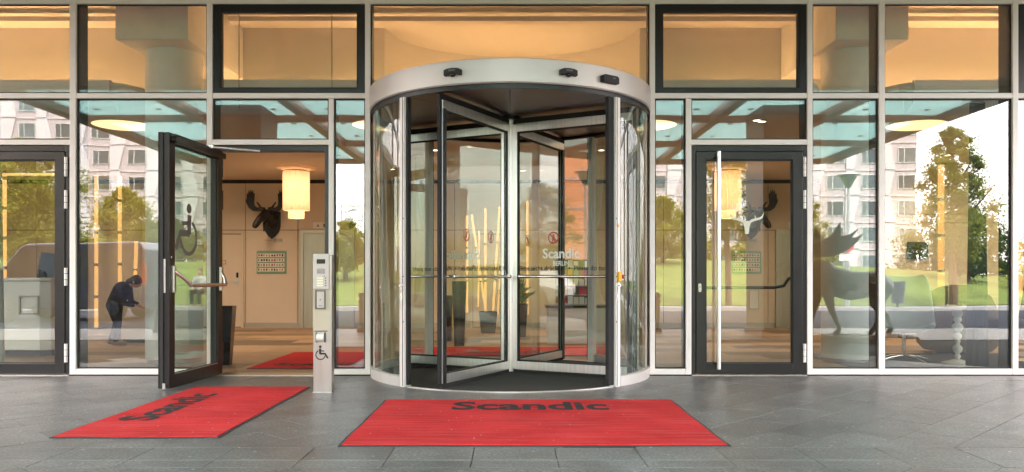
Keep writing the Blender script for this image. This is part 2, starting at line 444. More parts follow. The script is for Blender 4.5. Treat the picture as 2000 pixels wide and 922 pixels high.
# ------------------------------------------------------------------ mesh builder
class MB:
    def __init__(s):
        s.v, s.f = [], []
    def add(s, vs, fs):
        o = len(s.v)
        s.v += [tuple(p) for p in vs]
        s.f += [tuple(i + o for i in q) for q in fs]
        return s
    def box(s, x0, x1, y0, y1, z0, z1):
        return s.add([(x0, y0, z0), (x1, y0, z0), (x1, y1, z0), (x0, y1, z0), (x0, y0, z1), (x1, y0, z1), (x1, y1, z1), (x0, y1, z1)],
                     [(0, 3, 2, 1), (4, 5, 6, 7), (0, 1, 5, 4), (1, 2, 6, 5), (2, 3, 7, 6), (3, 0, 4, 7)])
    def ring_rect(s, x0, x1, z0, z1, t, y0, y1, b=None):
        """rectangular frame in the xz plane, four butted bars"""
        b = t if b is None else b
        s.box(x0, x0 + t, y0, y1, z0, z1); s.box(x1 - t, x1, y0, y1, z0, z1)
        s.box(x0 + t, x1 - t, y0, y1, z0, z0 + b); s.box(x0 + t, x1 - t, y0, y1, z1 - t, z1)
        return s
    def prism(s, poly, a0, a1, axis='z'):
        n = len(poly)
        def P(p, a):
            if axis == 'z': return (p[0], p[1], a)
            if axis == 'y': return (p[0], a, p[1])
            return (a, p[0], p[1])
        vs = [P(p, a0) for p in poly] + [P(p, a1) for p in poly]
        fs = [tuple(range(n - 1, -1, -1)), tuple(range(n, 2 * n))] + [(i, (i + 1) % n, n + (i + 1) % n, n + i) for i in range(n)]
        return s.add(vs, fs)
    def cyl(s, p0, p1, r0, r1=None, n=16, caps=True):
        r1 = r0 if r1 is None else r1
        p0, p1 = Vector(p0), Vector(p1)
        d = (p1 - p0)
        if d.length < 1e-9: return s
        q = d.to_track_quat('Z', 'Y')
        vs = []
        for p, r in ((p0, r0), (p1, r1)):
            for i in range(n):
                a = 2 * math.pi * i / n
                vs.append(p + q @ Vector((r * math.cos(a), r * math.sin(a), 0)))
        fs = [(i, (i + 1) % n, n + (i + 1) % n, n + i) for i in range(n)]
        if caps: fs += [tuple(range(n - 1, -1, -1)), tuple(range(n, 2 * n))]
        return s.add(vs, fs)
    def tube(s, pts, r, n=10):
        """bent round bar: one swept skin along the points"""
        pts = [Vector(p) for p in pts]
        rs = r if isinstance(r, (list, tuple)) else [r] * len(pts)
        vs, fs = [], []
        up = Vector((0, 0, 1))
        prev = None
        for k, p in enumerate(pts):
            d = (pts[min(k + 1, len(pts) - 1)] - pts[max(k - 1, 0)]).normalized()
            if prev is None:
                u = d.orthogonal().normalized()
            else:
                u = (prev - d * prev.dot(d))
                u = u.normalized() if u.length > 1e-6 else d.orthogonal().normalized()
            prev = u
            w_ = d.cross(u)
            for i in range(n):
                a = 2 * math.pi * i / n
                vs.append(p + (u * math.cos(a) + w_ * math.sin(a)) * rs[k])
        m = len(pts)
        for k in range(m - 1):
            for i in range(n):
                j = (i + 1) % n
                fs.append((k * n + i, k * n + j, (k + 1) * n + j, (k + 1) * n + i))
        fs += [tuple(range(n - 1, -1, -1)), tuple((m - 1) * n + i for i in range(n))]
        return s.add(vs, fs)
    def lathe(s, prof, c=(0, 0), n=32, a0=0, a1=360):
        full = abs(a1 - a0) >= 360
        cnt = n if full else n + 1
        vs, fs = [], []
        for i in range(cnt):
            a = R(a0 + (a1 - a0) * i / n)
            for r, z in prof:
                vs.append((c[0] + r * math.cos(a), c[1] + r * math.sin(a), z))
        m = len(prof)
        for i in range(n):
            j = (i + 1) % cnt
            for k in range(m - 1):
                fs.append((i * m + k, j * m + k, j * m + k + 1, i * m + k + 1))
        return s.add(vs, fs)
    def ball(s, c, r, sc=(1, 1, 1), nu=12, nv=8):
        vs, fs = [], []
        for j in range(nv + 1):
            t_ = math.pi * j / nv
            for i in range(nu):
                a = 2 * math.pi * i / nu
                vs.append((c[0] + r * sc[0] * math.sin(t_) * math.cos(a), c[1] + r * sc[1] * math.sin(t_) * math.sin(a), c[2] + r * sc[2] * math.cos(t_)))
        for j in range(nv):
            for i in range(nu):
                k = (i + 1) % nu
                if j == 0:
                    fs.append((i, (j + 1) * nu + i, (j + 1) * nu + k))
                elif j == nv - 1:
                    fs.append((j * nu + i, (j + 1) * nu + i, j * nu + k))
                else:
                    fs.append((j * nu + i, (j + 1) * nu + i, (j + 1) * nu + k, j * nu + k))
        return s.add(vs, fs)
    def capsule(s, p0, p1, r0, r1, n=12):
        s.cyl(p0, p1, r0, r1, n); s.ball(p0, r0, nu=n); s.ball(p1, r1, nu=n)
        return s
    def xf(s, mtx):
        s.v = [tuple(mtx @ Vector(p)) for p in s.v]
        return s
    def mesh(s, name, m, smooth=False):
        me = bpy.data.meshes.new(name)
        me.from_pydata(s.v, [], s.f)
        me.materials.append(m)
        if smooth:
            me.polygons.foreach_set('use_smooth', [True] * len(me.polygons))
            me.update()
            me.set_sharp_from_angle(angle=R(38))
        me.update()
        return me
    def build(s, name, m, parent=None, smooth=False, bevel=0.0, loc=None, remesh=0.0, fix=True):
        me = s.mesh(name, m, smooth and not remesh)
        if fix:
            b = bmesh.new(); b.from_mesh(me)
            if remesh == 0.0:
                bmesh.ops.remove_doubles(b, verts=b.verts, dist=1e-6)
            bmesh.ops.recalc_face_normals(b, faces=b.faces)
            b.to_mesh(me); b.free()
        o = link(name, me, parent, loc)
        if remesh:
            md = o.modifiers.new('remesh', 'REMESH'); md.mode = 'VOXEL'; md.voxel_size = remesh; md.use_smooth_shade = True
            sm = o.modifiers.new('smooth', 'SMOOTH'); sm.iterations = 4; sm.factor = .5
        if bevel:
            md = o.modifiers.new('bevel', 'BEVEL'); md.width = bevel; md.segments = 2; md.limit_method = 'ANGLE'
        return o

def link(name, me, parent=None, loc=None):
    o = bpy.data.objects.new(name, me)
    C.objects.link(o)
    if parent: o.parent = parent
    if loc is not None: o.location = loc
    return o

def thing(name, label, cat, loc=(0, 0, 0), rz=0.0, group=None, kind=None):
    o = bpy.data.objects.new(name, None)
    C.objects.link(o)
    o.location = loc
    o.rotation_euler = (0, 0, rz)
    o.empty_display_size = .2
    return tag(o, label, cat, group, kind)

def tag(o, label=None, cat=None, group=None, kind=None):
    if label: o['label'] = label
    if cat: o['category'] = cat
    if group: o['group'] = group
    if kind: o['kind'] = kind
    return o

def struct(o, label=None):
    o['kind'] = 'structure'
    if label: o['label'] = label
    return o

def dup(root, loc=None, rz=None, label=None):
    r = root.copy(); C.objects.link(r)
    if loc is not None: r.location = loc
    if rz is not None: r.rotation_euler = (0, 0, rz)
    if label: r['label'] = label
    for ch in list(root.children):
        c = ch.copy(); C.objects.link(c); c.parent = r
        for g in list(ch.children):
            d = g.copy(); C.objects.link(d); d.parent = c
    return r

def text_mb(body, width=None, height=None, depth=.002, fat=0.0, mirror=False, char=None):
    """flat lettering in the xz plane (reads from -y), origin at the left end of the base line"""
    cu = bpy.data.curves.new('lettering', 'FONT')
    cu.body = body
    cu.size = 1.0
    cu.offset = fat
    cu.resolution_u = 3
    if char: cu.space_character = char
    ob = bpy.data.objects.new('lettering_source', cu)
    C.objects.link(ob)
    dg = bpy.context.evaluated_depsgraph_get()
    me = bpy.data.meshes.new_from_object(ob.evaluated_get(dg))
    bpy.data.objects.remove(ob); bpy.data.curves.remove(cu)
    v = np.zeros(len(me.vertices) * 3); me.vertices.foreach_get('co', v); v = v.reshape(-1, 3)
    x0, x1 = v[:, 0].min(), v[:, 0].max(); y0, y1 = v[:, 1].min(), v[:, 1].max()
    sx = width / (x1 - x0) if width else height / (y1 - y0)
    sy = height / (y1 - y0) if height else sx
    fs = [tuple(p.vertices) for p in me.polygons]
    n = len(v)
    mb = MB()
    pts = [((p[0] - x0) * sx, (p[1] - max(y0, -1)) * sy if False else p[1] * sy) for p in v]
    if mirror:
        pts = [((x1 - x0) * sx - p[0], p[1]) for p in pts]
    mb.add([(p[0], 0, p[1]) for p in pts], fs)
    if depth:
        # side walls and back so the letters have a real thickness
        ed = {}
        for f in fs:
            for i in range(len(f)):
                a, b_ = f[i], f[(i + 1) % len(f)]
                k = (min(a, b_), max(a, b_))
                ed[k] = None if k in ed else (a, b_)
        mb.add([(p[0], depth, p[1]) for p in pts], [tuple(reversed(f)) for f in fs])
        mb.f += [(e[0], n + e[0], n + e[1], e[1]) for e in ed.values() if e]
    bpy.data.meshes.remove(me)
    return mb

def wheelchair(depth=.003, mirror=False, size=.46):
    """the wheelchair-user pictogram, facing +x, in the xz plane, about 1 unit high scaled to size"""
    mb = MB()
    def disc(cx, cz, r, n=24):
        mb.prism([(cx + r * math.cos(2 * math.pi * i / n), cz + r * math.sin(2 * math.pi * i / n)) for i in range(n)], 0, depth, 'y')
    def bar(p, q, w_):
        p, q = Vector(p), Vector(q); d = (q - p).normalized(); nn = Vector((-d.y, d.x)) * w_ / 2
        e = d * w_ * .25
        mb.prism([tuple(p - e + nn), tuple(p - e - nn), tuple(q + e - nn), tuple(q + e + nn)], 0, depth, 'y')
    disc(.40, .90, .095)
    bar((.385, .74), (.40, .44), .15)
    bar((.42, .62), (.66, .60), .075)
    bar((.40, .415), (.72, .415), .125)
    bar((.74, .41), (.92, .12), .115)
    # wheel: open ring
    n = 30; r1, r2 = .36, .285
    a0, a1 = R(118), R(352)
    cx, cz = .42, .34
    for i in range(n):
        a, b_ = a0 + (a1 - a0) * i / n, a0 + (a1 - a0) * (i + 1) / n
        mb.prism([(cx + r2 * math.cos(a), cz + r2 * math.sin(a)), (cx + r2 * math.cos(b_), cz + r2 * math.sin(b_)),
                  (cx + r1 * math.cos(b_), cz + r1 * math.sin(b_)), (cx + r1 * math.cos(a), cz + r1 * math.sin(a))], 0, depth, 'y')
    mb.v = [(((.94 - x) if mirror else x) * size, y, z * size) for x, y, z in mb.v]
    return mb

# ================================================================== GROUND
struct(MB().box(-400, 400, -600, 200, -1.2, -1.0).build('ground', M['earth']), 'bare earth under and beyond the street')
pave = struct(MB().box(-40, 40, -7.30, -.0, -.12, -.012).build('pavement', M['joint']), 'grey basalt slab pavement in front of the entrance')

def clip(poly, x0, x1, y0, y1):
    def cut(p, ax, val, sgn):
        out = []
        for i in range(len(p)):
            a, b_ = p[i], p[(i + 1) % len(p)]
            ia, ib = sgn * (a[ax] - val) >= 0, sgn * (b_[ax] - val) >= 0
            if ia: out.append(a)
            if ia != ib:
                t_ = (val - a[ax]) / (b_[ax] - a[ax])
                out.append((a[0] + t_ * (b_[0] - a[0]), a[1] + t_ * (b_[1] - a[1])))
        return out
    for ax, val, sg in ((0, x0, 1), (0, x1, -1), (1, y0, 1), (1, y1, -1)):
        poly = cut(poly, ax, val, sg)
        if len(poly) < 3: return None
    return poly

def area(p):
    return .5 * abs(sum(p[i][0] * p[(i + 1) % len(p)][1] - p[(i + 1) % len(p)][0] * p[i][1] for i in range(len(p))))

def inset(p, d):
    if sum(p[i][0] * p[(i + 1) % len(p)][1] - p[(i + 1) % len(p)][0] * p[i][1] for i in range(len(p))) < 0:
        p = p[::-1]
    n = len(p); out = []
    for i in range(n):
        a, b_, c_ = Vector(p[i - 1]), Vector(p[i]), Vector(p[(i + 1) % n])
        d1, d2 = (b_ - a), (c_ - b_)
        if d1.length < 1e-5 or d2.length < 1e-5: return None
        d1.normalize(); d2.normalize()
        n1, n2 = Vector((-d1.y, d1.x)), Vector((-d2.y, d2.x))
        k = n1 + n2
        if k.length < 1e-4: return None
        k = k / max(.25, (1 + n1.dot(n2)))
        out.append(tuple(b_ + k * d))
    return out

n_slab = 0
def slab(poly, dz=0.0):
    global n_slab
    if not poly or area(poly) < .006: return
    if not any(abs(x) < (y + 8.42) * (1000 / 1550) + .15 for x, y in poly): return
    lo = inset(poly, .0025); hi = inset(poly, .0027)
    if not lo or not hi: return
    n = len(lo)
    cx, cy_ = sum(p[0] for p in lo) / n, sum(p[1] for p in lo) / n
    mb = MB()
    t1, t2 = random.uniform(-.0016, .0016), random.uniform(-.0016, .0016)
    def z(p, o): return o + dz + (p[0] - cx) * t1 + (p[1] - cy_) * t2
    vs = [(p[0] - cx, p[1] - cy_, -.03) for p in lo] + [(p[0] - cx, p[1] - cy_, z(p, -.0006)) for p in lo] + [(p[0] - cx, p[1] - cy_, z(p, 0)) for p in hi]
    fs = [tuple(range(2 * n, 3 * n))]
    for k in (0, n):
        fs += [(k + i, k + (i + 1) % n, k + n + (i + 1) % n, k + n + i) for i in range(n)]
    mb.add(vs, fs)
    mb.build('slab', M['slab'], pave, loc=(cx, cy_, 0))
    n_slab += 1

P0 = .49
OFF = 2.22 % P0
# straight courses: one along the facade, two in front with a pale drain joint between them
for k in range(-13, 13):
    x = OFF + k * P0
    slab([(x, -.40), (x + P0, -.40), (x + P0, -.02), (x, -.02)])
    slab([(x, -3.88), (x + P0, -3.88), (x + P0, -3.55), (x, -3.55)])
    slab([(x, -4.06), (x + P0, -4.06), (x + P0, -3.885), (x, -3.885)])
# diagonal field
wd = P0 / math.sqrt(2); ln = .70
for (ya, yb) in ((-3.55, -.40), (-4.7, -4.06)):
    for i in range(-26, 27):
        for j in range(-16, 17):
            u0, v0 = i * wd, j * ln + (ln / 2 if i % 2 else 0)
            q = [(u0, v0), (u0 + wd, v0), (u0 + wd, v0 + ln), (u0, v0 + ln)]
            c45 = math.sqrt(.5)
            poly = [(OFF + (u + v) * c45, -3.55 + (v - u) * c45) for u, v in q]
            slab(clip(poly, -7.5, 7.5, ya, yb), random.uniform(-.0006, .0006))
MB().box(-6, 6, -3.8862, -3.8788, -.004, -.0006).build('drain_joint', M['channel'], pave)
MB().box(-40, 40, -7.30, -4.70, -.012, 0).build('paving_course', M['slab'], pave)

struct(MB().box(-200, 200, -18.6, -7.45, -.30, -.12).build('road', M['asphalt']), 'blue grey asphalt road')
struct(MB().box(-200, 200, -7.45, -7.30, -.30, .0).build('kerb', M['kerb'], bevel=.01), 'granite kerb on the hotel side of the road')
struct(MB().box(-200, 200, -18.75, -18.6, -.30, .02).build('kerb', M['kerb'], bevel=.01), 'granite kerb along the lawn')
struct(MB().box(-200, 200, -20.1, -18.75, -.30, .0).build('path', M['path']), 'pale footpath between kerb and lawn')

def hill(x, y):
    q = -y
    a = max(0.0, min(1.0, (q - 20.1) / 17.0))
    h = (a * a * (3 - 2 * a)) * (2.1 - .035 * max(0, x) + .25 * math.sin(x * .11))
    return max(0, h) + .02
mb = MB(); NX, NY = 80, 44
for j in range(NY + 1):
    y = -20.1 - 130 * (j / NY) ** 1.6
    for i in range(NX + 1):
        x = -160 + 320 * i / NX
        mb.v.append((x, y, hill(x, y)))
for j in range(NY):
    for i in range(NX):
        a = j * (NX + 1) + i
        mb.f.append((a, a + NX + 1, a + NX + 2, a + 1))
struct(mb.build('lawn', M['grass'], smooth=True, fix=False), 'bright green lawn rising to hedges across the road')

# ================================================================== HOTEL FACADE
hotel = thing('hotel_facade', 'glass and white aluminium hotel entrance front with anthracite doors', 'building')
Z0, ZT, Z2, Z3, ZB = .012, 3.963, 2.963, 2.471, .072   # sill, top rail, upper transom, door transom, bottom rail top
MULL = [(-12, .06), (-10.6, .06), (-9.1, .06), (-7.5, .06), (-5.95, .06), (-4.647, .066), (-3.20, .06), (-1.527, .055), (1.485, .055),
        (3.152, .057), (3.913, .064), (5.326, .06), (6.8, .06), (8.3, .06), (9.9, .06), (12, .06)]
def mullion(x, wd_, z0, z1):
    o = MB().box(x - wd_ / 2, x + wd_ / 2, -.028, .03, z0, z1).build('mullion', M['white_alu'], hotel, bevel=.004)
    MB().box(x - .022, x + .022, .031, .235, z0, z1).build('fin', M['fin'], o)
for x, wd_ in MULL:
    mullion(x, wd_, Z0, 4.05)
mullion(-1.913, .055, Z0, Z2 - .03)
mullion(1.868, .06, Z0, Z2 - .03)
def transom(xa, xb, z, h=.056):
    MB().box(xa, xb, -.025, .03, z - h / 2, z + h / 2).build('transom', M['white_alu'], hotel, bevel=.004)
def wof(x):
    for m_, w_ in MULL:
        if abs(m_ - x) < 1e-6: return w_
    return .056
def pane(xa, xb, za, zb, g='glass', name='pane', y=.012, gask=.014):
    p = MB().box(xa, xb, y, y + .012, za, zb).build(name, M[g], hotel)
    MB().ring_rect(xa, xb, za, zb, gask, y - .012, y - .001).build('gasket', M['gasket'], p)
    return p
def black_window(xa, xb, za, zb):
    o = MB().ring_rect(xa, xb, za, zb, .072, -.012, .05, .045).build('window', M['black_frame'], hotel, bevel=.004)
    MB().ring_rect(xa + .072, xb - .072, za + .045, zb - .072, .016, -.004, .05).build('sash', M['gasket'], o)
    MB().box(xa + .078, xb - .078, .018, .03, za + .05, zb - .078).build('pane', M['glass_up'], o)

MX = [m_ for m_, _ in MULL]
for i in range(len(MX) - 1):
    xa, xb = MX[i] + wof(MX[i]) / 2, MX[i + 1] - wof(MX[i + 1]) / 2
    centre = abs(MX[i] + 1.527) < .01
    transom(xa, xb, ZT + .03, .115)
    if centre:
        pane(xa, xb, 3.045, ZT - .028, 'glass_up')
        continue
    transom(xa, xb, Z2)
    dark = MX[i] in (-3.20, 1.485, 5.326)
    if dark:
        black_window(xa + .004, xb - .004, Z2 + .031, ZT - .03)
    else:
        pane(xa, xb, Z2 + .028, ZT - .028, 'glass_up')
    if MX[i] == -5.95:            # left door bay
        transom(xa, xb, Z3)
        pane(xa, xb, Z3 + .028, Z2 - .028)
    elif MX[i] == -3.20:          # open door bay and its side light
        transom(xa, -1.94, Z3)
        pane(xa, -1.94, Z3 + .028, Z2 - .028)
        pane(-1.886, xb, ZB, Z2 - .028)
        transom(-1.886, xb, (Z0 + ZB) / 2, ZB - Z0)
    elif MX[i] == 1.485:          # right door bay and its side light
        transom(1.898, xb, Z3)
        pane(1.898, xb, Z3 + .028, Z2 - .028)
        pane(xa, 1.838, ZB, Z2 - .028)
        transom(xa, 1.838, (Z0 + ZB) / 2, ZB - Z0)
    else:
        pane(xa, xb, ZB, Z2 - .028)
        transom(xa, xb, (Z0 + ZB) / 2, ZB - Z0)
MB().box(-12, -5.95, -.004, .05, -.03, .011).build('plinth', M['gasket'], hotel)
MB().box(-4.66, -3.17, -.004, .05, -.03, .011).build('plinth', M['gasket'], hotel)
MB().box(-1.93, -1.45, -.004, .05, -.03, .011).build('plinth', M['gasket'], hotel)
MB().box(1.45, 1.895, -.004, .05, -.03, .011).build('plinth', M['gasket'], hotel)
MB().box(3.13, 12, -.004, .05, -.03, .011).build('plinth', M['gasket'], hotel)
# hotel storeys above, over the canopy and the lobby
MB().box(-26, 26, -.02, 12, 4.75, 26).build('upper_storeys', M['upper_clad'], hotel)
MB().box(-26, 26, -.02, .25, 4.05, 4.75).build('header_wall', M['upper_clad'], hotel)
MB().box(-26, -12.03, -.02, .25, 0, 4.05).build('side_wall', M['upper_clad'], hotel)
MB().box(12.03, 26, -.02, .25, 0, 4.05).build('side_wall', M['upper_clad'], hotel)

# ------------------------------------------------------------------ hinged doors
def hinge_set(door, x, y, zs, h=.2):
    for z in zs:
        o = MB().cyl((x, y, z - h / 2), (x, y, z + h / 2), .015, n=10).build('hinge', M['white_alu'], door, smooth=True)
        # knuckle gaps
def door_leaf(width, height, door, flip=1):
    """leaf with hinge line at x=0, running to x=width*flip; outer face y=0, inner face y=.075"""
    pass

def frame_casing(xa, xb, name='door_frame'):
    o = MB().box(xa, xa + .05, -.012, .09, 0, 2.436).box(xb - .05, xb, -.012, .09, 0, 2.436).box(xa + .05, xb - .05, -.012, .09, 2.376, 2.436)
    return o.build(name, M['black_frame'], hotel, bevel=.004)

def closed_door(xa, xb, label, pull):
    f = frame_casing(xa - .008, xb + .008)
    o = MB().box(xa + .046, xa + .147, -.02, .055, .02, 2.372).box(xb - .147, xb - .046, -.02, .055, .02, 2.372)
    o.box(xa + .147, xb - .147, -.02, .055, .02, .128).box(xa + .147, xb - .147, -.02, .055, 2.285, 2.372)
    d = o.build('door', M['black_frame'], hotel, bevel=.004)
    d['label'] = label
    MB().box(xa + .142, xb - .142, .012, .024, .124, 2.289).build('pane', M['glass_door'], d)
    MB().ring_rect(xa + .147, xb - .147, .128, 2.285, .012, -.006, .01).build('gasket', M['gasket'], d)
    for z0, z1 in ((2.105, 2.315), (1.765, 1.965), (.95, 1.145), (.14, .34)):
        if pull and abs(z0 - .95) < .01: continue
        x = xb - .028
        mb = MB()
        for k in range(3):
            h = (z1 - z0) / 3
            mb.cyl((x, -.026, z0 + k * h + .003), (x, -.026, z0 + (k + 1) * h - .003), .017, n=10)
        mb.build('hinge', M['white_alu'], d, smooth=True)
    # threshold strip
    MB().box(xa, xb, -.035, .06, -.002, .010).build('threshold', M['steel'], f)
    if pull:
        x = xa + .267
        mb = MB().cyl((x, -.085, .075), (x, -.085, 2.365), .021, n=14)
        mb.build('handle', M['silver'], d, smooth=True)
        MB().cyl((x - .03, -.02, 2.30), (x, -.085, 2.30), .012).cyl((x - .03, -.02, .13), (x, -.085, .13), .012).build('handle_bracket', M['black_frame'], d)
        ol = [(xa + .082 + .016 * math.cos(a) , .93 + (.03 if math.sin(a) > 0 else -.03) + .016 * math.sin(a)) for a in [2 * math.pi * i / 20 for i in range(20)]]
        MB().prism(ol, -.031, -.02, 'y').build('keyhole', M['cream_print'], d)
        MB().cyl((xa + .082, -.034, .94), (xa + .082, -.031, .94), .008, n=12).build('lock_cylinder', M['lift_frame'], d)
        pb = MB().tube([(xa + .147, .13, .93), (xb - .30, .13, .93), (xb - .20, .11, .95), (xb - .16, .09, 1.02), (xb - .16, .055, 1.03)], .017)
        pb.build('push_bar', M['black_frame'], d, smooth=True)
    return d
dl = closed_door(-5.913, -4.69, 'closed anthracite door cut off by the frame edge, white hinges', False)
dr = closed_door(1.905, 3.122, 'closed anthracite door with long vertical pull handle and moose sticker', True)

# moose sticker on the closed right door
def moose_outline():
    half = [(.0, .58), (.035, .57), (.06, .60), (.10, .66), (.16, .70), (.23, .715), (.30, .76), (.345, .86), (.385, 1.0), (.372, .86), (.40, .93),
            (.392, .82)]
    right = [(.05, .58), (.10, .655), (.17, .70), (.165, .80), (.152, .86), (.185, .78), (.195, .715), (.26, .73), (.31, .79), (.37, .98), (.345, .80), (.33, .70), (.28, .64),
             (.20, .60), (.14, .56), (.09, .51), (.075, .45)]
    muz = [(.052, .30), (.045, .12), (.04, .03), (.02, .0)]
    p = right + muz
    q = [(-x, z) for x, z in reversed(p)]
    return p + q
st = MB().prism([(x * .50, z * .24) for x, z in moose_outline()], -.001, .0, 'y')
st.build('sticker', M['cream_print'], dr, loc=(2.495, .0105, 1.50))['label'] = 'pale moose head sticker on the door glass'

# open door: casing, leaf swung out past the left jamb
frame_casing(-3.176, -1.935)
MB().box(-3.17, -1.94, -.05, .16, -.002, .010).build('threshold', M['steel'], hotel)
leaf = thing('open_door', 'anthracite glazed door standing wide open with wheelchair symbol on its glass', 'door', (-3.150, -.012, 0), R(-94))
LW, T = 1.125, .085
mb = MB().box(0, .105, 0, T, .02, 2.375).box(LW - .105, LW, 0, T, .02, 2.375)
mb.box(.105, LW - .105, 0, T, .02, .14).box(.105, LW - .105, 0, T, 2.285, 2.375)
mb.build('leaf_frame', M['black_frame'], leaf, bevel=.004)
MB().box(LW, LW + .012, -.014, .03, .02, 2.375).box(-.01, LW + .012, -.014, 0, .02, .06).box(LW - .03, LW + .012, -.014, -.0005, .06, 2.375).build('rebate_strip', M['gasket'], leaf)
MB().box(.10, LW - .10, .034, .046, .135, 2.29).build('pane', M['glass_open'], leaf)
MB().ring_rect(.105, LW - .105, .14, 2.285, .012, .05, .07).build('gasket', M['gasket'], leaf)
MB().box(.105, LW - .105, .071, T - .001, .14, .147).build('glazing_bead', M['silver'], leaf)
wc = wheelchair(.002, True, .50).xf(Matrix.Scale(-1, 4, (1, 0, 0)))
wc.xf(Matrix.Scale(-1, 4, (0, 1, 0)))
wc.v = [(x + .94, y + .05, z + 1.26) for x, y, z in wc.v]
wsym = wc.build('wheelchair_symbol', M['grey_print'], leaf)
# push bar with two swing arms, on the inner face
mb = MB().tube([(.155, T + .10, .965), (LW - .235, T + .10, .965)], .017, 12)
mb.build('push_bar', M['steel'], leaf, smooth=True)
for x0, x1 in ((.07, .14), (LW - .055, LW - .22)):
    mb = MB().tube([(x0, T + .02, 1.10), ((x0 + x1) / 2, T + .075, 1.03), (x1, T + .10, .965)], [.016, .017, .018], 10)
    mb.build('bar_arm', M['steel'], leaf, smooth=True)
    MB().box(x0 - .022, x0 + .022, T, T + .03, .90, 1.15).build('arm_housing', M['steel'], leaf, bevel=.006)
MB().box(LW + .0005, LW + .004, .02, .05, .90, 1.21).build('lock_plate', M['silver'], leaf)
MB().box(LW + .0005, LW + .02, .03, .055, .02, .07).build('flush_bolt', M['silver'], leaf)
MB().prism([(LW - .05, 1.235), (LW - .03, 1.235), (LW - .04, 1.215)], T, T + .001, 'y').build('triangle_mark', M['white_print'], leaf)
# closer rail and its arm
MB().box(.02, LW - .07, T, T + .05, 2.285, 2.345).build('door_closer', M['black_frame'], leaf, bevel=.006)
MB().cyl((LW - .05, T + .001, 2.315), (LW - .05, T + .055, 2.315), .03, n=16).build('closer_cap', M['black_frame'], leaf)
MB().cyl((.30, T + .02, 2.36), (.30, T + .02, 2.385), .03, n=16).cyl((.30, T + .02, 2.372), (.04, T + .42, 2.366), .013, n=10).build('closer_arm', M['silver'], leaf, smooth=True)
for z in (2.2, 1.86, 1.05, .25):
    MB().cyl((-.012, T - .012, z - .1), (-.012, T - .012, z + .1), .014, n=10).build('hinge', M['black_frame'], leaf, smooth=True)

# ------------------------------------------------------------------ revolving door
RC = (-.02, .23)
rev = thing('revolving_door', 'large round revolving door with silver drum and four glazed wings', 'revolving door', (RC[0], RC[1], 0), kind='thing')
RD = 1.51
ZC, ZD = 2.80, 3.02
# drum band, lip, top
MB().lathe([(RD - .04, ZC), (RD - .015, ZC - .004), (RD, ZC + .008), (RD, ZD - .008), (RD - .012, ZD), (0.001, ZD + .004)], n=128).build('drum', M['drum'], rev, smooth=True)
MB().lathe([(RD - .10, ZC - .045), (RD - .035, ZC - .045), (RD - .035, ZC - .002), (RD - .10, ZC - .002), (RD - .10, ZC - .045)], n=128).build('drum_lip', M['black_frame'], rev, smooth=True)
for k in range(8):
    MB().lathe([(.06, ZC - .018), (RD - .105, ZC - .018), (RD - .105, ZC - .004), (.06, ZC - .004), (.06, ZC - .018)], n=14, a0=k * 45 + .25 + 45, a1=k * 45 + 44.75 + 45).build('ceiling_panel', M['drum_ceiling'], rev)
MB().lathe([(.001, ZC - .01), (RD - .1, ZC - .01)], n=64).build('ceiling_backing', M['gasket'], rev)
MB().lathe([(.001, ZC - .05), (.10, ZC - .05), (.13, ZC - .018)], n=32).build('centre_cap', M['black_frame'], rev, smooth=True)
# floor
MB().lathe([(.001, .0055), (RD - .055, .0055), (RD - .055, -.01)], n=96).build('floor_mat', M['drum_mat'], rev)
MB().lathe([(RD - .053, -.01), (RD - .053, .0075), (RD - .022, .0075), (RD - .022, -.01)], n=96).build('floor_ring', M['steel'], rev, smooth=True)
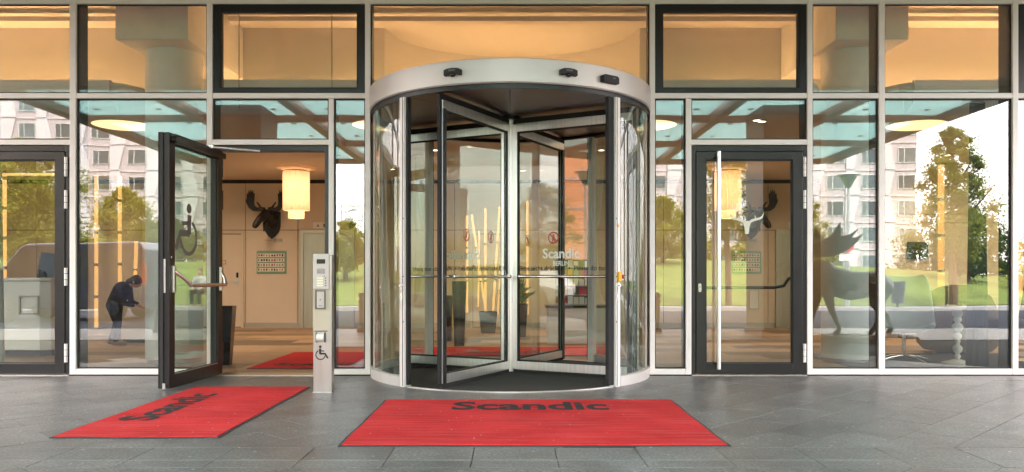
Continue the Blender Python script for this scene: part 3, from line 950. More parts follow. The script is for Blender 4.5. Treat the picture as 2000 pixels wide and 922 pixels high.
# curved side screens: angles measured from straight ahead (-y)
PH = 43.0
def ang(phi, side):   # degrees in the xy plane
    return -90 + side * phi
for side in (-1, 1):
    lo, hi = sorted((ang(PH + 2.0, side), ang(137 - 2.0, side)))
    n = 40
    MB().lathe([(RD - .045, .10), (RD - .045, ZC - .045), (RD - .033, ZC - .045), (RD - .033, .10), (RD - .045, .10)], n=n, a0=lo, a1=hi).build('curved_pane', M['glass_curve'], rev, smooth=True)
    MB().lathe([(RD - .065, .0), (RD - .012, .0), (RD - .012, .095), (RD - .022, .10), (RD - .065, .10), (RD - .065, .0)], n=n, a0=lo, a1=hi).build('base_ring', M['drum'], rev, smooth=True)
    MB().lathe([(RD - .06, ZC - .06), (RD - .02, ZC - .06), (RD - .02, ZC - .0455), (RD - .06, ZC - .0455), (RD - .06, ZC - .06)], n=n, a0=lo, a1=hi).build('head_ring', M['black_frame'], rev, smooth=True)
    for phi in (PH, 137.0):
        a = R(ang(phi, side))
        T_ = Matrix.Translation((math.cos(a) * (RD - .045), math.sin(a) * (RD - .045), 0)) @ Matrix.Rotation(a, 4, 'Z')
        p = MB().box(-.045, .045, -.033, .033, 0, ZC - .046).xf(T_).build('post', M['white_alu'], rev, bevel=.004)
        # rubber strip facing the opening, and the screw heads beside it
        sg = -side if phi < 90 else side
        wide = .075 if (side == 1 and phi < 90) else .026
        y0, y1 = sorted((sg * .0345, sg * (.0345 + wide)))
        MB().box(-.02, .02, y0, y1, .02, ZC - .05).xf(T_).build('brush_strip', M['rubber'], p)
        if phi < 90:
            y0, y1 = sorted((sg * .014, sg * .020))
            MB().box(.0455, .048, y0, y1, .01, ZC - .05).xf(T_).build('groove', M['gasket'], p)
            mb = MB()
            for z in (1.60, 1.05, .62):
                mb.cyl((.0455, sg * .027, z), (.050, sg * .027, z), .006, n=8)
            mb.xf(T_).build('screw', M['gasket'], p)
            # lock handle and escutcheon
            MB().cyl((.045, -side * .005, .965), (.052, -side * .005, .965), .017, n=16).cyl((.052, -side * .005, .965), (.075, -side * .005, .965), .010, n=12).xf(T_).build('lock', M['chrome'], p, smooth=True)
            ol = [(-side * .005 + .013 * math.cos(t), .855 + (.026 if math.sin(t) > 0 else -.026) + .013 * math.sin(t)) for t in [2 * math.pi * i / 18 for i in range(18)]]
            MB().prism(ol, .0455, .051, 'x').xf(T_).build('escutcheon', M['chrome'], p)
            if side == 1:
                eb = MB().box(.0455, .072, -.022, .024, 1.00, 1.095).xf(T_).build('emergency_stop', M['yellow'], p, bevel=.004)
                MB().box(.046, .085, -.005, .0285, 1.0, 1.0).xf(T_)
                MB().cyl((.060, .0245, 1.048), (.060, .034, 1.048), .010, n=14).cyl((.060, .034, 1.048), (.060, .052, 1.048), .019, n=18).xf(T_).build('stop_button', M['red_plastic'], p, smooth=True)
                MB().prism([(-.018, 1.52), (.018, 1.52), (0, 1.555)], .0455, .047, 'x').xf(T_).build('warning_triangle', M['yellow'], p)
                MB().prism([(-.012, 1.44), (.012, 1.44), (.012, 1.49), (-.012, 1.49)], .0455, .0465, 'x').xf(T_).build('notice_sticker', M['white_print'], p)

def prohib(parent, x, z, y, face):
    """round no-entry pictogram: red ring, walking figure, diagonal stroke"""
    mb = MB(); n = 28
    y0, y1 = (y - .0015, y) if face < 0 else (y, y + .0015)
    for i in range(n):
        a, b_ = 2 * math.pi * i / n, 2 * math.pi * (i + 1) / n
        mb.prism([(x + .052 * math.cos(a), z + .052 * math.sin(a)), (x + .066 * math.cos(a), z + .066 * math.sin(a)), (x + .066 * math.cos(b_), z + .066 * math.sin(b_)), (x + .052 * math.cos(b_), z + .052 * math.sin(b_))], y0, y1, 'y')
    mb.prism([(x - .043, z + .031), (x - .033, z + .041), (x + .043, z - .031), (x + .033, z - .041)], y0, y1, 'y')
    o = mb.build('prohibition_sign', M['red_print'], parent)
    return o

WZ0, WZ1 = .05, 2.70
def wing(deg, idx):
    a = R(deg)
    Tm = Matrix.Rotation(a, 4, 'Z')
    L0, L1 = .045, 1.40
    mb = MB()
    mb.box(L0, L0 + .05, -.025, .025, WZ0, WZ1)                    # centre stile
    mb.box(L1 - .05, L1 - .002, -.025, .025, WZ0, WZ1)             # free stile
    mb.box(L0 + .05, L1 - .05, -.025, .025, WZ0, WZ0 + .085)
    mb.box(L0 + .05, L1 - .05, -.025, .025, WZ1 - .085, WZ1)
    o = mb.xf(Tm).build('wing', M['silver'], rev, bevel=.003)
    MB().box(L0 + .045, L1 - .045, -.005, .005, WZ0 + .08, WZ1 - .08).xf(Tm).build('pane', M['glass_wing'], o)
    mb = MB()
    for s_ in (-1, 1):
        y0, y1 = sorted((s_ * .006, s_ * .020))
        mb.ring_rect(L0 + .05, L1 - .05, WZ0 + .085, WZ1 - .085, .014, y0, y1)
    mb.xf(Tm).build('gasket', M['gasket'], o)
    MB().box(L1 - .001, L1 + .035, -.012, .012, WZ0, WZ1 + .05).xf(Tm).build('edge_brush', M['rubber'], o)
    MB().box(L1 - .055, L1 - .003, -.034, -.0255, WZ0 - .02, WZ1 - .08).box(L1 - .055, L1 - .003, .0255, .034, WZ0 - .02, WZ1 - .08).xf(Tm).build('edge_cover', M['black_frame'], o)
    MB().box(L0, L1 + .0, -.014, .014, WZ1 + .001, WZ1 + .06).xf(Tm).build('top_brush', M['rubber'], o)
    MB().box(L0, L1 - .005, -.012, .012, .012, WZ0 - .001).xf(Tm).build('bottom_brush', M['rubber'], o)
    for s_ in (-1, 1):
        mb = MB().cyl((.14, s_ * .075, 1.05), (1.30, s_ * .075, 1.05), .015, n=14)
        for x in (.17, 1.27):
            mb.cyl((x, s_ * .005, 1.05), (x, s_ * .075, 1.05), .011, n=10)
            mb.cyl((x - .022, s_ * .075, 1.05), (x + .022, s_ * .075, 1.05), .021, n=14)
        mb.xf(Tm).build('push_bar', M['chrome'], o, smooth=True)
    return o, Tm
WANG = -117.6
wings = [wing(WANG + 90 * k, k) for k in range(4)]
w1, w2, w3, w4 = wings
def on_wing(wg, mb, x, z, back, name, mt):
    """lay flat work on a wing: back=False reads from -y of the unrotated wing"""
    o, Tm = wg
    y = -.0065 if not back else .0065
    if back:
        mb.v = [(-p[0], -p[1], p[2]) for p in mb.v]
    mb.v = [(p[0] + x, p[1] + y, p[2] + z) for p in mb.v]
    return mb.xf(Tm).build(name, mt, o)
MSG = 'Bitte nicht drücken!  •  Please do not push!'
on_wing(w2, text_mb(MSG, width=1.17, height=.066, depth=0, fat=.014), .115, 1.115, False, 'lettering', M['black_print'])
on_wing(w1, text_mb(MSG, width=1.17, height=.066, depth=0, fat=.014), .115, 1.115, False, 'lettering', M['black_print'])
on_wing(w4, text_mb(MSG, width=1.17, height=.066, depth=0, fat=.014), .115, 1.115, False, 'lettering', M['black_print'])
on_wing(w3, text_mb(MSG, width=1.17, height=.066, depth=0, fat=.014), .115, 1.115, False, 'lettering', M['black_print'])
for wg in (w2,):
    on_wing(wg, text_mb('Scandic', width=.425, height=.108, depth=0, fat=.022), .395, 1.245, False, 'lettering', M['white_print'])
    on_wing(wg, text_mb('BERLIN', width=.185, height=.050, depth=0, fat=.012), .515, 1.165, False, 'lettering', M['white_print'])
on_wing(w4, text_mb('Scandic', width=.425, height=.108, depth=0, fat=.022), .395, 1.245, False, 'lettering', M['white_print'])
for wg, x in ((w1, .92), (w1, .42), (w2, .52), (w3, .42)):
    mb = MB()
    n = 28
    for i in range(n):
        a, b_ = 2 * math.pi * i / n, 2 * math.pi * (i + 1) / n
        mb.prism([(.050 * math.cos(a), .050 * math.sin(a)), (.064 * math.cos(a), .064 * math.sin(a)), (.064 * math.cos(b_), .064 * math.sin(b_)), (.050 * math.cos(b_), .050 * math.sin(b_))], 0, .001, 'y')
    mb.prism([(-.042, .030), (-.032, .040), (.042, -.030), (.032, -.040)], 0, .001, 'y')
    mb.prism([(-.010, .036), (.012, .036), (.012, .016), (-.010, .016)], .0012, .002, 'y')
    mb.prism([(-.018, .012), (.018, .012), (.012, -.014), (.020, -.044), (.008, -.044), (0, -.018), (-.010, -.044), (-.022, -.044), (-.012, -.012)], .0012, .002, 'y')
    on_wing(wg, mb, x, 1.46, False, 'prohibition_sign', M['red_print'])
MB().cyl((0, 0, .02), (0, 0, ZC - .03), .05, n=20).build('centre_shaft', M['silver'], rev, smooth=True)

# motion sensors on the drum band
def sensor(px, zc, wide, label, box):
    a = px
    t = thing('motion_sensor', label, 'sensor', (RC[0] + math.sin(R(a)) * RD, RC[1] - math.cos(R(a)) * RD, zc), R(a), 'black sensors on the drum band')
    if box:
        MB().prism([(-wide / 2, -.035), (wide / 2, -.035), (wide / 2, .02), (wide / 2 - .02, .035), (-wide / 2 + .02, .035), (-wide / 2, .02)], -.055, -.002, 'y').build('housing', M['gasket'], t, bevel=.004)
        MB().box(.015, .05, -.0565, -.0551, .004, .014).build('maker_plate', M['grey_print'], t)
    else:
        pl = [(-wide / 2, -.03), (-.045, -.026), (-.02, -.012), (.02, -.012), (.045, -.026), (wide / 2, -.03), (wide / 2, .02), (.05, .032), (0, .036), (-.05, .032), (-wide / 2, .02)]
        MB().prism(pl, -.045, .006, 'y').build('housing', M['gasket'], t, bevel=.004)
        MB().ball((0, -.025, -.022), .030, (1, .9, .75)).build('lens', M['screen_black'], t, smooth=True)
        MB().box(-.032, .032, -.0465, -.0451, .008, .020).build('maker_plate', M['grey_print'], t)
sensor(-19.8, 2.905, .165, 'curved black sensor on the drum left of centre', False)
sensor(20.4, 2.905, .165, 'curved black sensor on the drum over the right wing', False)
sensor(37.5, 2.895, .20, 'long black box sensor at the right end of the drum', True)

# camera notice on the narrow pane left of the drum
t = thing('camera_notice', 'white outlined video surveillance sticker on the narrow pane by the drum', 'sticker', (-1.705, .011, 1.725))
MB().ring_rect(-.115, .115, -.085, .085, .008, -.001, 0).build('border', M['white_print'], t)
mb = MB().box(-.10, .10, -.001, 0, .062, .070).box(.012, .020, -.001, 0, .035, .062)
mb.prism([(-.05, .005), (.03, -.005 + .03), (.055, .015), (.05, .05), (-.03, .03)], -.001, 0, 'y')
mb.prism([(-.075, -.006), (-.05, .004), (-.055, .02), (-.078, .012)], -.001, 0, 'y')
mb.build('camera_symbol', M['white_print'], t)
text_mb('Bereich wird', width=.14, height=.022, depth=0, fat=.01).build('lettering', M['white_print'], t, loc=(-.07, -.001, -.042))
text_mb('überwacht!', width=.12, height=.026, depth=0, fat=.01).build('lettering', M['white_print'], t, loc=(-.07, -.001, -.070))

# ------------------------------------------------------------------ entry post with intercom
t = thing('intercom_post', 'brushed steel access post with intercom and wheelchair symbol', 'post', (-1.712, -1.20, 0))
MB().box(-.083, .083, -.05, .05, .0, 1.245).build('column', M['post_steel'], t, bevel=.003)
MB().box(-.084, .068, -.056, -.0505, .56, 1.255).build('front_panel', M['post_cream'], t, bevel=.002)
ip = MB().box(-.080, .064, -.074, -.0565, .935, 1.253).build('intercom', M['post_plate'], t, bevel=.004)
MB().box(-.046, .030, -.0765, -.0745, 1.165, 1.205).build('display', M['screen_black'], ip)
mb = MB()
for i in range(7):
    for j in range(5):
        mb.box(-.043 + i * .0105, -.036 + i * .0105, -.0755, -.0742, 1.075 + j * .0095, 1.081 + j * .0095)
tag(mb.build('speaker_grille', M['grey_print'], ip), kind='stuff')
for j in range(4):
    MB().box(-.046, .010, -.0775, -.0745, .960 + j * .022, .976 + j * .022).build('name_button', M['cream_button'], ip, bevel=.001)
    MB().cyl((.034, -.0745, .968 + j * .022), (.034, -.0775, .968 + j * .022), .006, n=10).build('call_button', M['grey_print'], ip)
MB().cyl((.022, -.0745, 1.052), (.022, -.0765, 1.052), .005, n=10).build('indicator', M['grey_print'], ip)
cb = MB().ring_rect(-.062, .030, .755, .925, .010, -.072, -.0565).build('card_reader', M['grey_print'], t)
MB().box(-.050, .018, -.068, -.0565, .768, .912).build('reader_cover', M['post_plate'], cb, bevel=.002)
MB().cyl((-.016, -.069, .84), (-.016, -.068, .84), .006, n=12).box(-.035, .004, -.0695, -.0682, .785, .789).build('reader_mark', M['grey_print'], cb)
MB().box(-.072, .045, -.0575, -.0505, .553, .5595).build('panel_gap', M['gasket'], t)
rl = MB().box(-.056, -.046, -.075, -.0505, .455, .545).box(.020, .030, -.075, -.0505, .455, .545).build('switch_guard', M['fin'], t)
MB().cyl((-.0455, -.068, .50), (.0195, -.068, .50), .036, n=20).build('push_switch', M['white_plastic'], rl, smooth=True)
wheelchair(.002, False, .13).build('wheelchair_symbol', M['black_print'], t, loc=(-.072, -.0525, .298))
MB().box(-.090, .090, -.055, .055, -.001, .006).build('foot_plate', M['steel'], t)

# ------------------------------------------------------------------ red mats
def mat(name, label, x0, x1, y0, y1, text, tl, size, rot, group='red entrance mats', z=.0):
    t = thing(name, label, 'mat', ((x0 + x1) / 2, (y0 + y1) / 2, z), 0, group)
    hx, hy = (x1 - x0) / 2, (y1 - y0) / 2
    n = 24
    def sheet(hx, hy, zz, zb, wav):
        mb = MB(); m = 14
        for j in range(m + 1):
            for i in range(n + 1):
                u, v = -1 + 2 * i / n, -1 + 2 * j / m
                e = wav * (math.sin(u * 5.1 + v * 2) + math.sin(v * 7.3 - u * 3.1))
                mb.v.append((u * hx + (e * (1 if abs(u) == 1 else 0)), v * hy + e * (1 if abs(v) == 1 else 0), zz + abs(e) * .25))
        for j in range(m):
            for i in range(n):
                a = j * (n + 1) + i
                mb.f.append((a, a + 1, a + n + 2, a + n + 1))
        b = len(mb.v)
        edge = [i for i in range(n + 1)] + [j * (n + 1) + n for j in range(1, m + 1)] + [m * (n + 1) + i for i in range(n - 1, -1, -1)] + [j * (n + 1) for j in range(m - 1, 0, -1)]
        mb.v += [(mb.v[i][0], mb.v[i][1], zb) for i in edge]
        k = len(edge)
        mb.f += [(edge[(i + 1) % k], edge[i], b + i, b + (i + 1) % k) for i in range(k)]
        return mb
    sheet(hx, hy, .0055, .0005, .004).build('rubber_edge', M['mat_rubber'], t, smooth=True)
    sheet(hx - .022, hy - .022, .0125, .004, .003).build('carpet', M['carpet'], t, smooth=True)
    if text:
        mb = text_mb(text, width=size[0], height=size[1], depth=0, fat=.03)
        mb.v = [(p[0], p[2], 0) for p in mb.v]
        mb.xf(Matrix.Rotation(R(rot), 4, 'Z'))
        mb.build('lettering', M['lettering_dark'], t, loc=(tl[0] - (x0 + x1) / 2, tl[1] - (y0 + y1) / 2, .0160))
    return t
mat('door_mat', 'wide red mat in front of the revolving door', -1.075, 1.35, -3.53, -1.70, 'Scandic', (-.475, -2.245), (1.235, .40), 0)
mat('door_mat', 'long red mat outside the open door', -3.0, -1.90, -3.28, -.92, 'Scandic', (-2.60, -2.72), (1.32, .28), 90)
mat('door_mat', 'red mat inside the lobby behind the open door', -3.0, -1.70, .55, 2.45, 'Scandic', (-2.78, .80), (1.05, .26), 0, z=.004)
mat('door_mat', 'red mat inside the lobby behind the revolving door', -1.5, 1.5, 1.98, 3.25, 'Scandic', (-.62, 2.30), (1.24, .36), 0, z=.004)

# ================================================================== LOBBY
XL, XR, YB, ZCEIL = -12.0, 12.0, 7.85, 3.03
fl = struct(MB().box(XL, XR, .10, YB + .2, -.3, -.008).build('floor', M['earth']), 'lobby floor of brown carpet tiles in shades')
tile_me = {}
def tile(x0, y0, w_, d_):
    k = (round(w_, 3), round(d_, 3))
    if k not in tile_me:
        tile_me[k] = MB().box(0, w_ - .003, 0, d_ - .003, -.0078, 0).mesh('tile', M['tile'])
    link('tile', tile_me[k], fl, (x0, y0, 0))
for j in range(16):
    y = .16 + j * .50
    off = (j % 3) * .40
    for i in range(-5, 5):
        tile(i * 1.5 - off + .3, y, 1.5, .50)
tag(MB().box(XL, -7.6, .16, YB, -.0078, .0).box(8.0, XR, .16, YB, -.0078, .0).build('tile_field', M['tile'], fl), kind='stuff')

bw = struct(MB().box(XL, XR, YB, YB + .15, 0, 4.7).build('lobby_wall', M['gasket']), 'beige panelled back wall of the lobby')
panel_me = {}
PW = 1.07
x = -5.45 - 6 * PW
while x < XR - .1:
    x1 = min(x + PW, XR)
    xa = max(x, XL)
    for z0, z1 in ((.10, 2.0), (2.006, 2.96)):
        k = (round(x1 - xa, 3), z0)
        if k not in panel_me:
            panel_me[k] = MB().box(0, x1 - xa - .012, -.02, -.0005, z0, z1 - .006).mesh('panel', M['wall'])
        link('panel', panel_me[k], bw, (xa, YB, 0))
    x += PW
MB().box(XL, XR, YB - .012, YB - .0005, 0, .098).build('skirting', M['lift_frame'], bw)
struct(MB().box(XL - .15, XL, .1, YB + .15, 0, 4.7).build('lobby_wall', M['wall']))
struct(MB().box(XR, XR + .15, .1, YB + .15, 0, 4.7).build('lobby_wall', M['wall']))

# lower ceiling with an upstand that hides the cove light
cl = struct(MB().box(XL, XR, 1.26, YB, ZCEIL, 3.20).build('ceiling', M['ceiling']), 'suspended lobby ceiling')
prof = [(1.00, 3.385), (1.00, 3.24), (1.02, 3.16), (1.08, 3.09), (1.16, 3.05), (1.258, 3.031), (1.258, 3.20), (1.06, 3.385)]
def upstand(xa, xb):
    MB().prism([(y, z) for y, z in prof], xa, xb, 'x').build('upstand', M['plaster'], cl, smooth=True)
upstand(XL, -4.78)
upstand(-3.52, 3.52)
upstand(4.78, XR)
# pieces that step back behind the round columns
for sx in (-1, 1):
    for k in (0, 1):
        a, b_ = sorted((sx * 4.15 - .63, sx * 4.15 - .40)) if k == 0 else sorted((sx * 4.15 + .40, sx * 4.15 + .63))
        pass
    MB().prism([(sx * 3.52, 1.258), (sx * 3.52, 1.01), (sx * 3.66, 1.10), (sx * 3.80, 1.40), (sx * 3.95, 1.80), (sx * 4.35, 1.80), (sx * 4.50, 1.40), (sx * 4.64, 1.10), (sx * 4.78, 1.01), (sx * 4.78, 1.258), (sx * 4.62, 1.95), (sx * 3.68, 1.95)], 3.205, 3.36, 'z').build('upstand', M['plaster'], cl)
# cove wall with the round recess above the revolving door
cw = []
for i in range(25):
    t_ = -1 + 2 * i / 24
    cw.append((1.77 * t_, 2.6 + 1.45 * math.sqrt(max(0, 1 - t_ * t_))))
path = [(XL, 2.6)] + cw + [(XR, 2.6)]
def wallstrip(p, z0, z1, th=.1):
    mb = MB()
    n = len(p)
    for (x, y) in p: mb.v.append((x, y, z0)); mb.v.append((x, y, z1))
    mb.f += [(2 * i, 2 * i + 2, 2 * i + 3, 2 * i + 1) for i in range(n - 1)]
    k = len(mb.v)
    for (x, y) in p: mb.v.append((x, y + th, z0)); mb.v.append((x, y + th, z1))
    mb.f += [(k + 2 * i, k + 2 * i + 1, k + 2 * i + 3, k + 2 * i + 2) for i in range(n - 1)]
    return mb
struct(wallstrip(path, 3.2, 4.62).build('cove_wall', M['plaster'], smooth=True, fix=False), 'plaster wall above the lobby ceiling lit warmly from below')
struct(MB().box(XL, XR, .26, YB, 4.50, 4.74).build('upper_ceiling', M['plaster']), 'plaster ceiling of the high strip behind the upper windows')
mb = MB().box(XL, -4.62, 1.86, 2.02, 4.36, 4.42).box(-3.68, 3.68, 1.86, 2.02, 4.36, 4.42).box(4.62, XR, 1.86, 2.02, 4.36, 4.42)
struct(mb.build('ceiling_rail', M['plaster']), 'pale rail below the upper ceiling')
# warm strips lying in the cove
def led(xa, xb, y=2.50, z=3.215, mt='led'):
    MB().box(xa, xb, y, y + .025, z, z + .02).build('led_strip', M[mt], cl)
for xa, xb in ((-8.6, -5.4), (-3.62, -3.40), (-2.55, -1.75), (2.6, 3.30), (4.9, 9.0), (-3.75, -3.65), (3.65, 3.75)):
    led(xa, xb)
for i in range(24):
    (xa, ya), (xb, yb) = cw[i], cw[i + 1]
    if .9 < abs((xa + xb) / 2): continue
led(-1.3, 1.3, 3.0, mt='led_soft')
led(-4.75, -4.62, 1.7)
led(4.62, 4.75, 1.7)

# round columns with a beam head
for sx in (-1, 1):
    t = thing('column', ('pale round column with square beam head behind the left panes' if sx < 0 else 'pale round column with square beam head behind the moose reflection'), 'column', (sx * 4.15, 1.34, 0), 0, 'round concrete columns')
    MB().lathe([(.33, .06), (.33, 3.78)], n=64).build('shaft', M['column'], t, smooth=True)
    MB().box(-.42 - sx * .0, .42, -.62, 1.25, 3.78, 4.499).build('beam', M['column'], t, bevel=.008)
    MB().lathe([(.315, .0), (.315, .058), (.25, .058)], n=64).build('base_ring', M['base_steel'], t, smooth=True)

# pleated pendant lamps
def pleat(r, z0, z1, n=48, a=.012):
    mb = MB()
    for z in (z0, z1):
        for i in range(2 * n):
            rr = r + (a if i % 2 else -a)
            t_ = math.pi * i / n
            mb.v.append((rr * math.cos(t_), rr * math.sin(t_), z))
    m = 2 * n
    mb.f += [(i, (i + 1) % m, m + (i + 1) % m, m + i) for i in range(m)]
    return mb
def pendant(x, label):
    t = thing('pendant_lamp', label, 'lamp', (x, 5.85, 0), 0, 'pleated drum lamps')
    pleat(.225, 2.235, 2.93).build('lamp_shade', M['shade'], t)
    pleat(.135, 2.09, 2.234, 32, .008).build('lower_shade', M['shade'], t)
    MB().lathe([(.001, 2.094), (.125, 2.094)], n=32).build('diffuser', M['shade_hot'], t)
    MB().lathe([(.001, 2.236), (.218, 2.236)], n=32).build('shade_floor', M['shade'], t)
    MB().lathe([(.20, 2.96), (.34, 2.985), (.36, ZCEIL - .001)], n=48).build('ceiling_ring', M['shade'], t, smooth=True)
    for z, e in ((2.72, BULB), (2.42, BULB * .8), (2.17, BULB * .35)):
        ld = bpy.data.lights.new('bulb_light', 'POINT'); ld.energy = e; ld.color = (1.0, .62, .36); ld.shadow_soft_size = .04
        lo = bpy.data.objects.new('bulb_light', ld); C.objects.link(lo); lo.parent = t; lo.location = (0, 0, z)
    return t
BULB = .42
pendant(-3.88, 'glowing pleated lamp hanging in the open doorway right of the moose trophy')
pendant(3.88, 'glowing pleated lamp seen through the closed right door')

# downlights and glowing ceiling discs in the lobby
def downlight(x, y, power, label, big=False, z=ZCEIL):
    t = thing('downlight', label, 'light', (x, y, z), 0, 'lobby downlights')
    MB().lathe([(.07, -.0005), (.07, -.012), (.055, -.012), (.05, -.003)], n=24).build('trim_ring', M['steel'], t, smooth=True)
    MB().lathe([(.001, -.004), (.05, -.004)], n=20).build('bulb', M['spot_glow'], t)
    ld = bpy.data.lights.new('downlight_beam', 'SPOT')
    ld.energy = power; ld.color = (1.0, .74, .49); ld.spot_size = R(150); ld.spot_blend = .9; ld.shadow_soft_size = .12
    lo = bpy.data.objects.new('beam', ld); C.objects.link(lo); lo.parent = t; lo.location = (0, 0, -.03)
    return t
LP = 10
k = 0
for x, y in ((-9.5, 3.2), (-6.8, 3.2), (-4.6, 4.2), (-1.2, 4.0), (1.4, 4.0), (4.7, 4.2), (6.9, 3.2), (9.5, 3.2), (-8, 6.4), (-5.4, 6.2), (-2.2, 6.2), (0.2, 6.4), (2.6, 6.2), (5.6, 6.2), (8.2, 6.4)):
    downlight(x, y, LP, 'small round downlight in the lobby ceiling')
for x, lb in ((3.10, 'left one of the paired bright spots over the right door'), (3.19, 'right one of the paired bright spots over the right door')):
    downlight(x, 1.62 + (x - 3.10) * .9, 2, lb)
for x in (7.1, 9.2):  # extra lamps, added only to brighten the partition behind the seating
    downlight(x, 4.5, LP * 1.3, 'extra downlight added to brighten the beige partition, ' + ('nearer the columns' if x < 8 else 'nearer the side wall'))
for x, lb in ((-5.1, 'far left pane'), (-1.72, 'pane left of the drum'), (1.78, 'pane right of the drum'), (5.3, 'far right pane')):
    t = thing('ceiling_disc', 'warm glowing ceiling disc seen through the ' + lb, 'light', (x, 1.98, ZCEIL), 0, 'glowing ceiling discs')
    MB().lathe([(.001, -.012), (.34, -.012), (.37, -.001)], n=48).build('diffuser', M['disc'], t, smooth=True)

# light tubes leaning between floor and ceiling
def light_tube(p0, p1, r, label):
    p0, p1 = Vector(p0), Vector(p1)
    t = thing('light_tube', label, 'lamp', p0, 0, 'slender glowing tubes in the lobby')
    d = p1 - p0
    n = max(3, int(d.length / .55))
    cuts = sorted([random.uniform(.15, .85) for _ in range(n - 2)])
    cuts = [i / n for i in range(n + 1)]
    for i in range(n):
        a, b_ = d * (cuts[i] + .008), d * (cuts[i + 1] - .008)
        MB().cyl(a, b_, r, n=10).build('tube', M['tube'], t, smooth=True)
    mb = MB()
    for i in range(1, n):
        mb.cyl(d * (cuts[i] - .009), d * (cuts[i] + .009), r * 1.15, n=10)
    mb.cyl(Vector((0, 0, 0)), Vector((0, 0, .012)) , r * 3, n=16)
    mb.build('clamp', M['lift_frame'], t, smooth=True)
def tube_px(px, py0, py1, L, px2=None, r=.035, lb=''):
    px2 = px if px2 is None else px2
    def P(px, py): return ((px - 1000) / 1550 * L, L - 8.42, 1.05 + (540 - py) / 1550 * L)
    light_tube(P(px, py1), P(px2, py0), r, lb)
tube_px(9, 290, 640, 15.6, lb='vertical glowing tube above the reception counter')
tube_px(188, 330, 642, 15.6, lb='vertical glowing tube left of the bending person')
tube_px(234, 330, 640, 15.7, lb='vertical glowing tube behind the bending person')
tube_px(262, 470, 640, 15.8, px2=266, lb='short glowing tube beside the left round column')
tube_px(912, 420, 612, 15.4, r=.024, lb='straight glowing tube at the left of the cluster behind the left wing')
tube_px(950, 418, 616, 15.6, px2=921, r=.024, lb='tube of the cluster leaning left, top toward the drum post')
tube_px(948, 405, 620, 15.2, r=.024, lb='upright tube in the middle of the cluster behind the left wing')
tube_px(962, 402, 618, 15.3, px2=976, r=.024, lb='tube of the cluster leaning right near the centre shaft')
tube_px(985, 400, 615, 15.5, r=.024, lb='upright tube of the cluster hard by the centre shaft')
tube_px(1030, 390, 616, 15.0, r=.024, lb='single upright glowing tube behind the right wing')
tube_px(972, 470, 616, 15.9, px2=980, r=.018, lb='faint slim tube at the back of the cluster')
tube_px(934, 450, 600, 16.0, px2=936, r=.018, lb='faint slim tube between the two left tubes of the cluster')
tube_px(896, 585, 640, 13.4, px2=903, r=.02, lb='short glowing tube leaning behind the tall black planter')
tube_px(1798, 335, 590, 13.9, r=.034, lb='glowing tube behind the shell chair, second from the right post')
tube_px(1838, 320, 600, 13.4, r=.05, lb='thickest and brightest glowing tube behind the shell chair')
tube_px(1756, 345, 610, 15.6, r=.022, lb='thin dim tube behind the hindquarters of the moose')
tube_px(1992, 320, 600, 13.4, r=.035, lb='glowing tube at the right edge of the picture')

t = thing('light_line', 'thin horizontal glowing line under the ceiling behind the closed left door', 'light', (-9.2, 6.2, 2.93))
MB().box(-.9, .85, -.02, .02, -.02, .02).build('diffuser', M['tube'], t)
MB().box(-.95, .9, -.03, .03, .021, .06).build('housing', M['counter'], t)

# moose trophies on the back wall
def trophy(x, label, flip=1):
    t = thing('moose_trophy', label, 'wall trophy', (x, YB - .02, 2.17), 0, 'black moose head trophies')
    sh = [(-.03, .16), (.06, .22), (.20, .20), (.20, .05), (.195, -.10), (.16, -.22), (.09, -.30), (.02, -.36), (-.05, -.30), (-.12, -.20), (-.16, -.08), (-.17, .05), (-.16, .18)]
    MB().prism([(p * flip, z) for p, z in sh], -.035, -.001, 'y').build('shield', M['black_wood'], t, bevel=.008)
    mb = MB()
    def q(p): return (p[0] * flip, p[1], p[2])
    mb.capsule(q((.02, -.06, .0)), q((-.02, -.28, .12)), .14, .115)
    mb.capsule(q((-.02, -.30, .13)), q((-.10, -.44, .02)), .095, .075)
    mb.capsule(q((-.10, -.44, .02)), q((-.155, -.50, -.09)), .072, .066)
    mb.ball(q((-.165, -.51, -.12)), .062, (1, 1, .8))
    mb.capsule(q((.08, -.26, .20)), q((.16, -.24, .25)), .03, .012)
    mb.capsule(q((-.10, -.24, .22)), q((-.19, -.24, .27)), .03, .012)
    mb.capsule(q((-.04, -.30, -.06)), q((-.05, -.32, -.22)), .035, .014)
    mb.build('head', M['black_wood'], t, remesh=.016)
    for s_ in (-1, 1):
        ol = [(.03, .20), (.16, .19), (.27, .20), (.35, .26), (.40, .36), (.415, .44), (.395, .40), (.385, .56), (.365, .52), (.35, .615), (.33, .55), (.315, .63), (.295, .56), (.275, .62), (.265, .54), (.24, .56), (.245, .44), (.25, .36), (.235, .30),
              (.18, .265), (.14, .28), (.20, .37), (.185, .385), (.105, .285), (.03, .27)]
        mb = MB().prism([(p * s_ * .98, z) for p, z in ol], -.02, .02, 'y')
        mb.v = [(v[0] - .02 * flip, v[1] - .24 - .22 * (abs(v[0]) ** 1.6), v[2]) for v in mb.v]
        mb.build('antler', M['black_wood'], t, bevel=.006)
trophy(-4.93, 'black moose head trophy above the notice board in the open doorway')
trophy(-3.02, 'black moose head trophy half hidden behind the surveillance sticker')
trophy(4.92, 'black moose head trophy behind the moose sticker of the right door', -1)

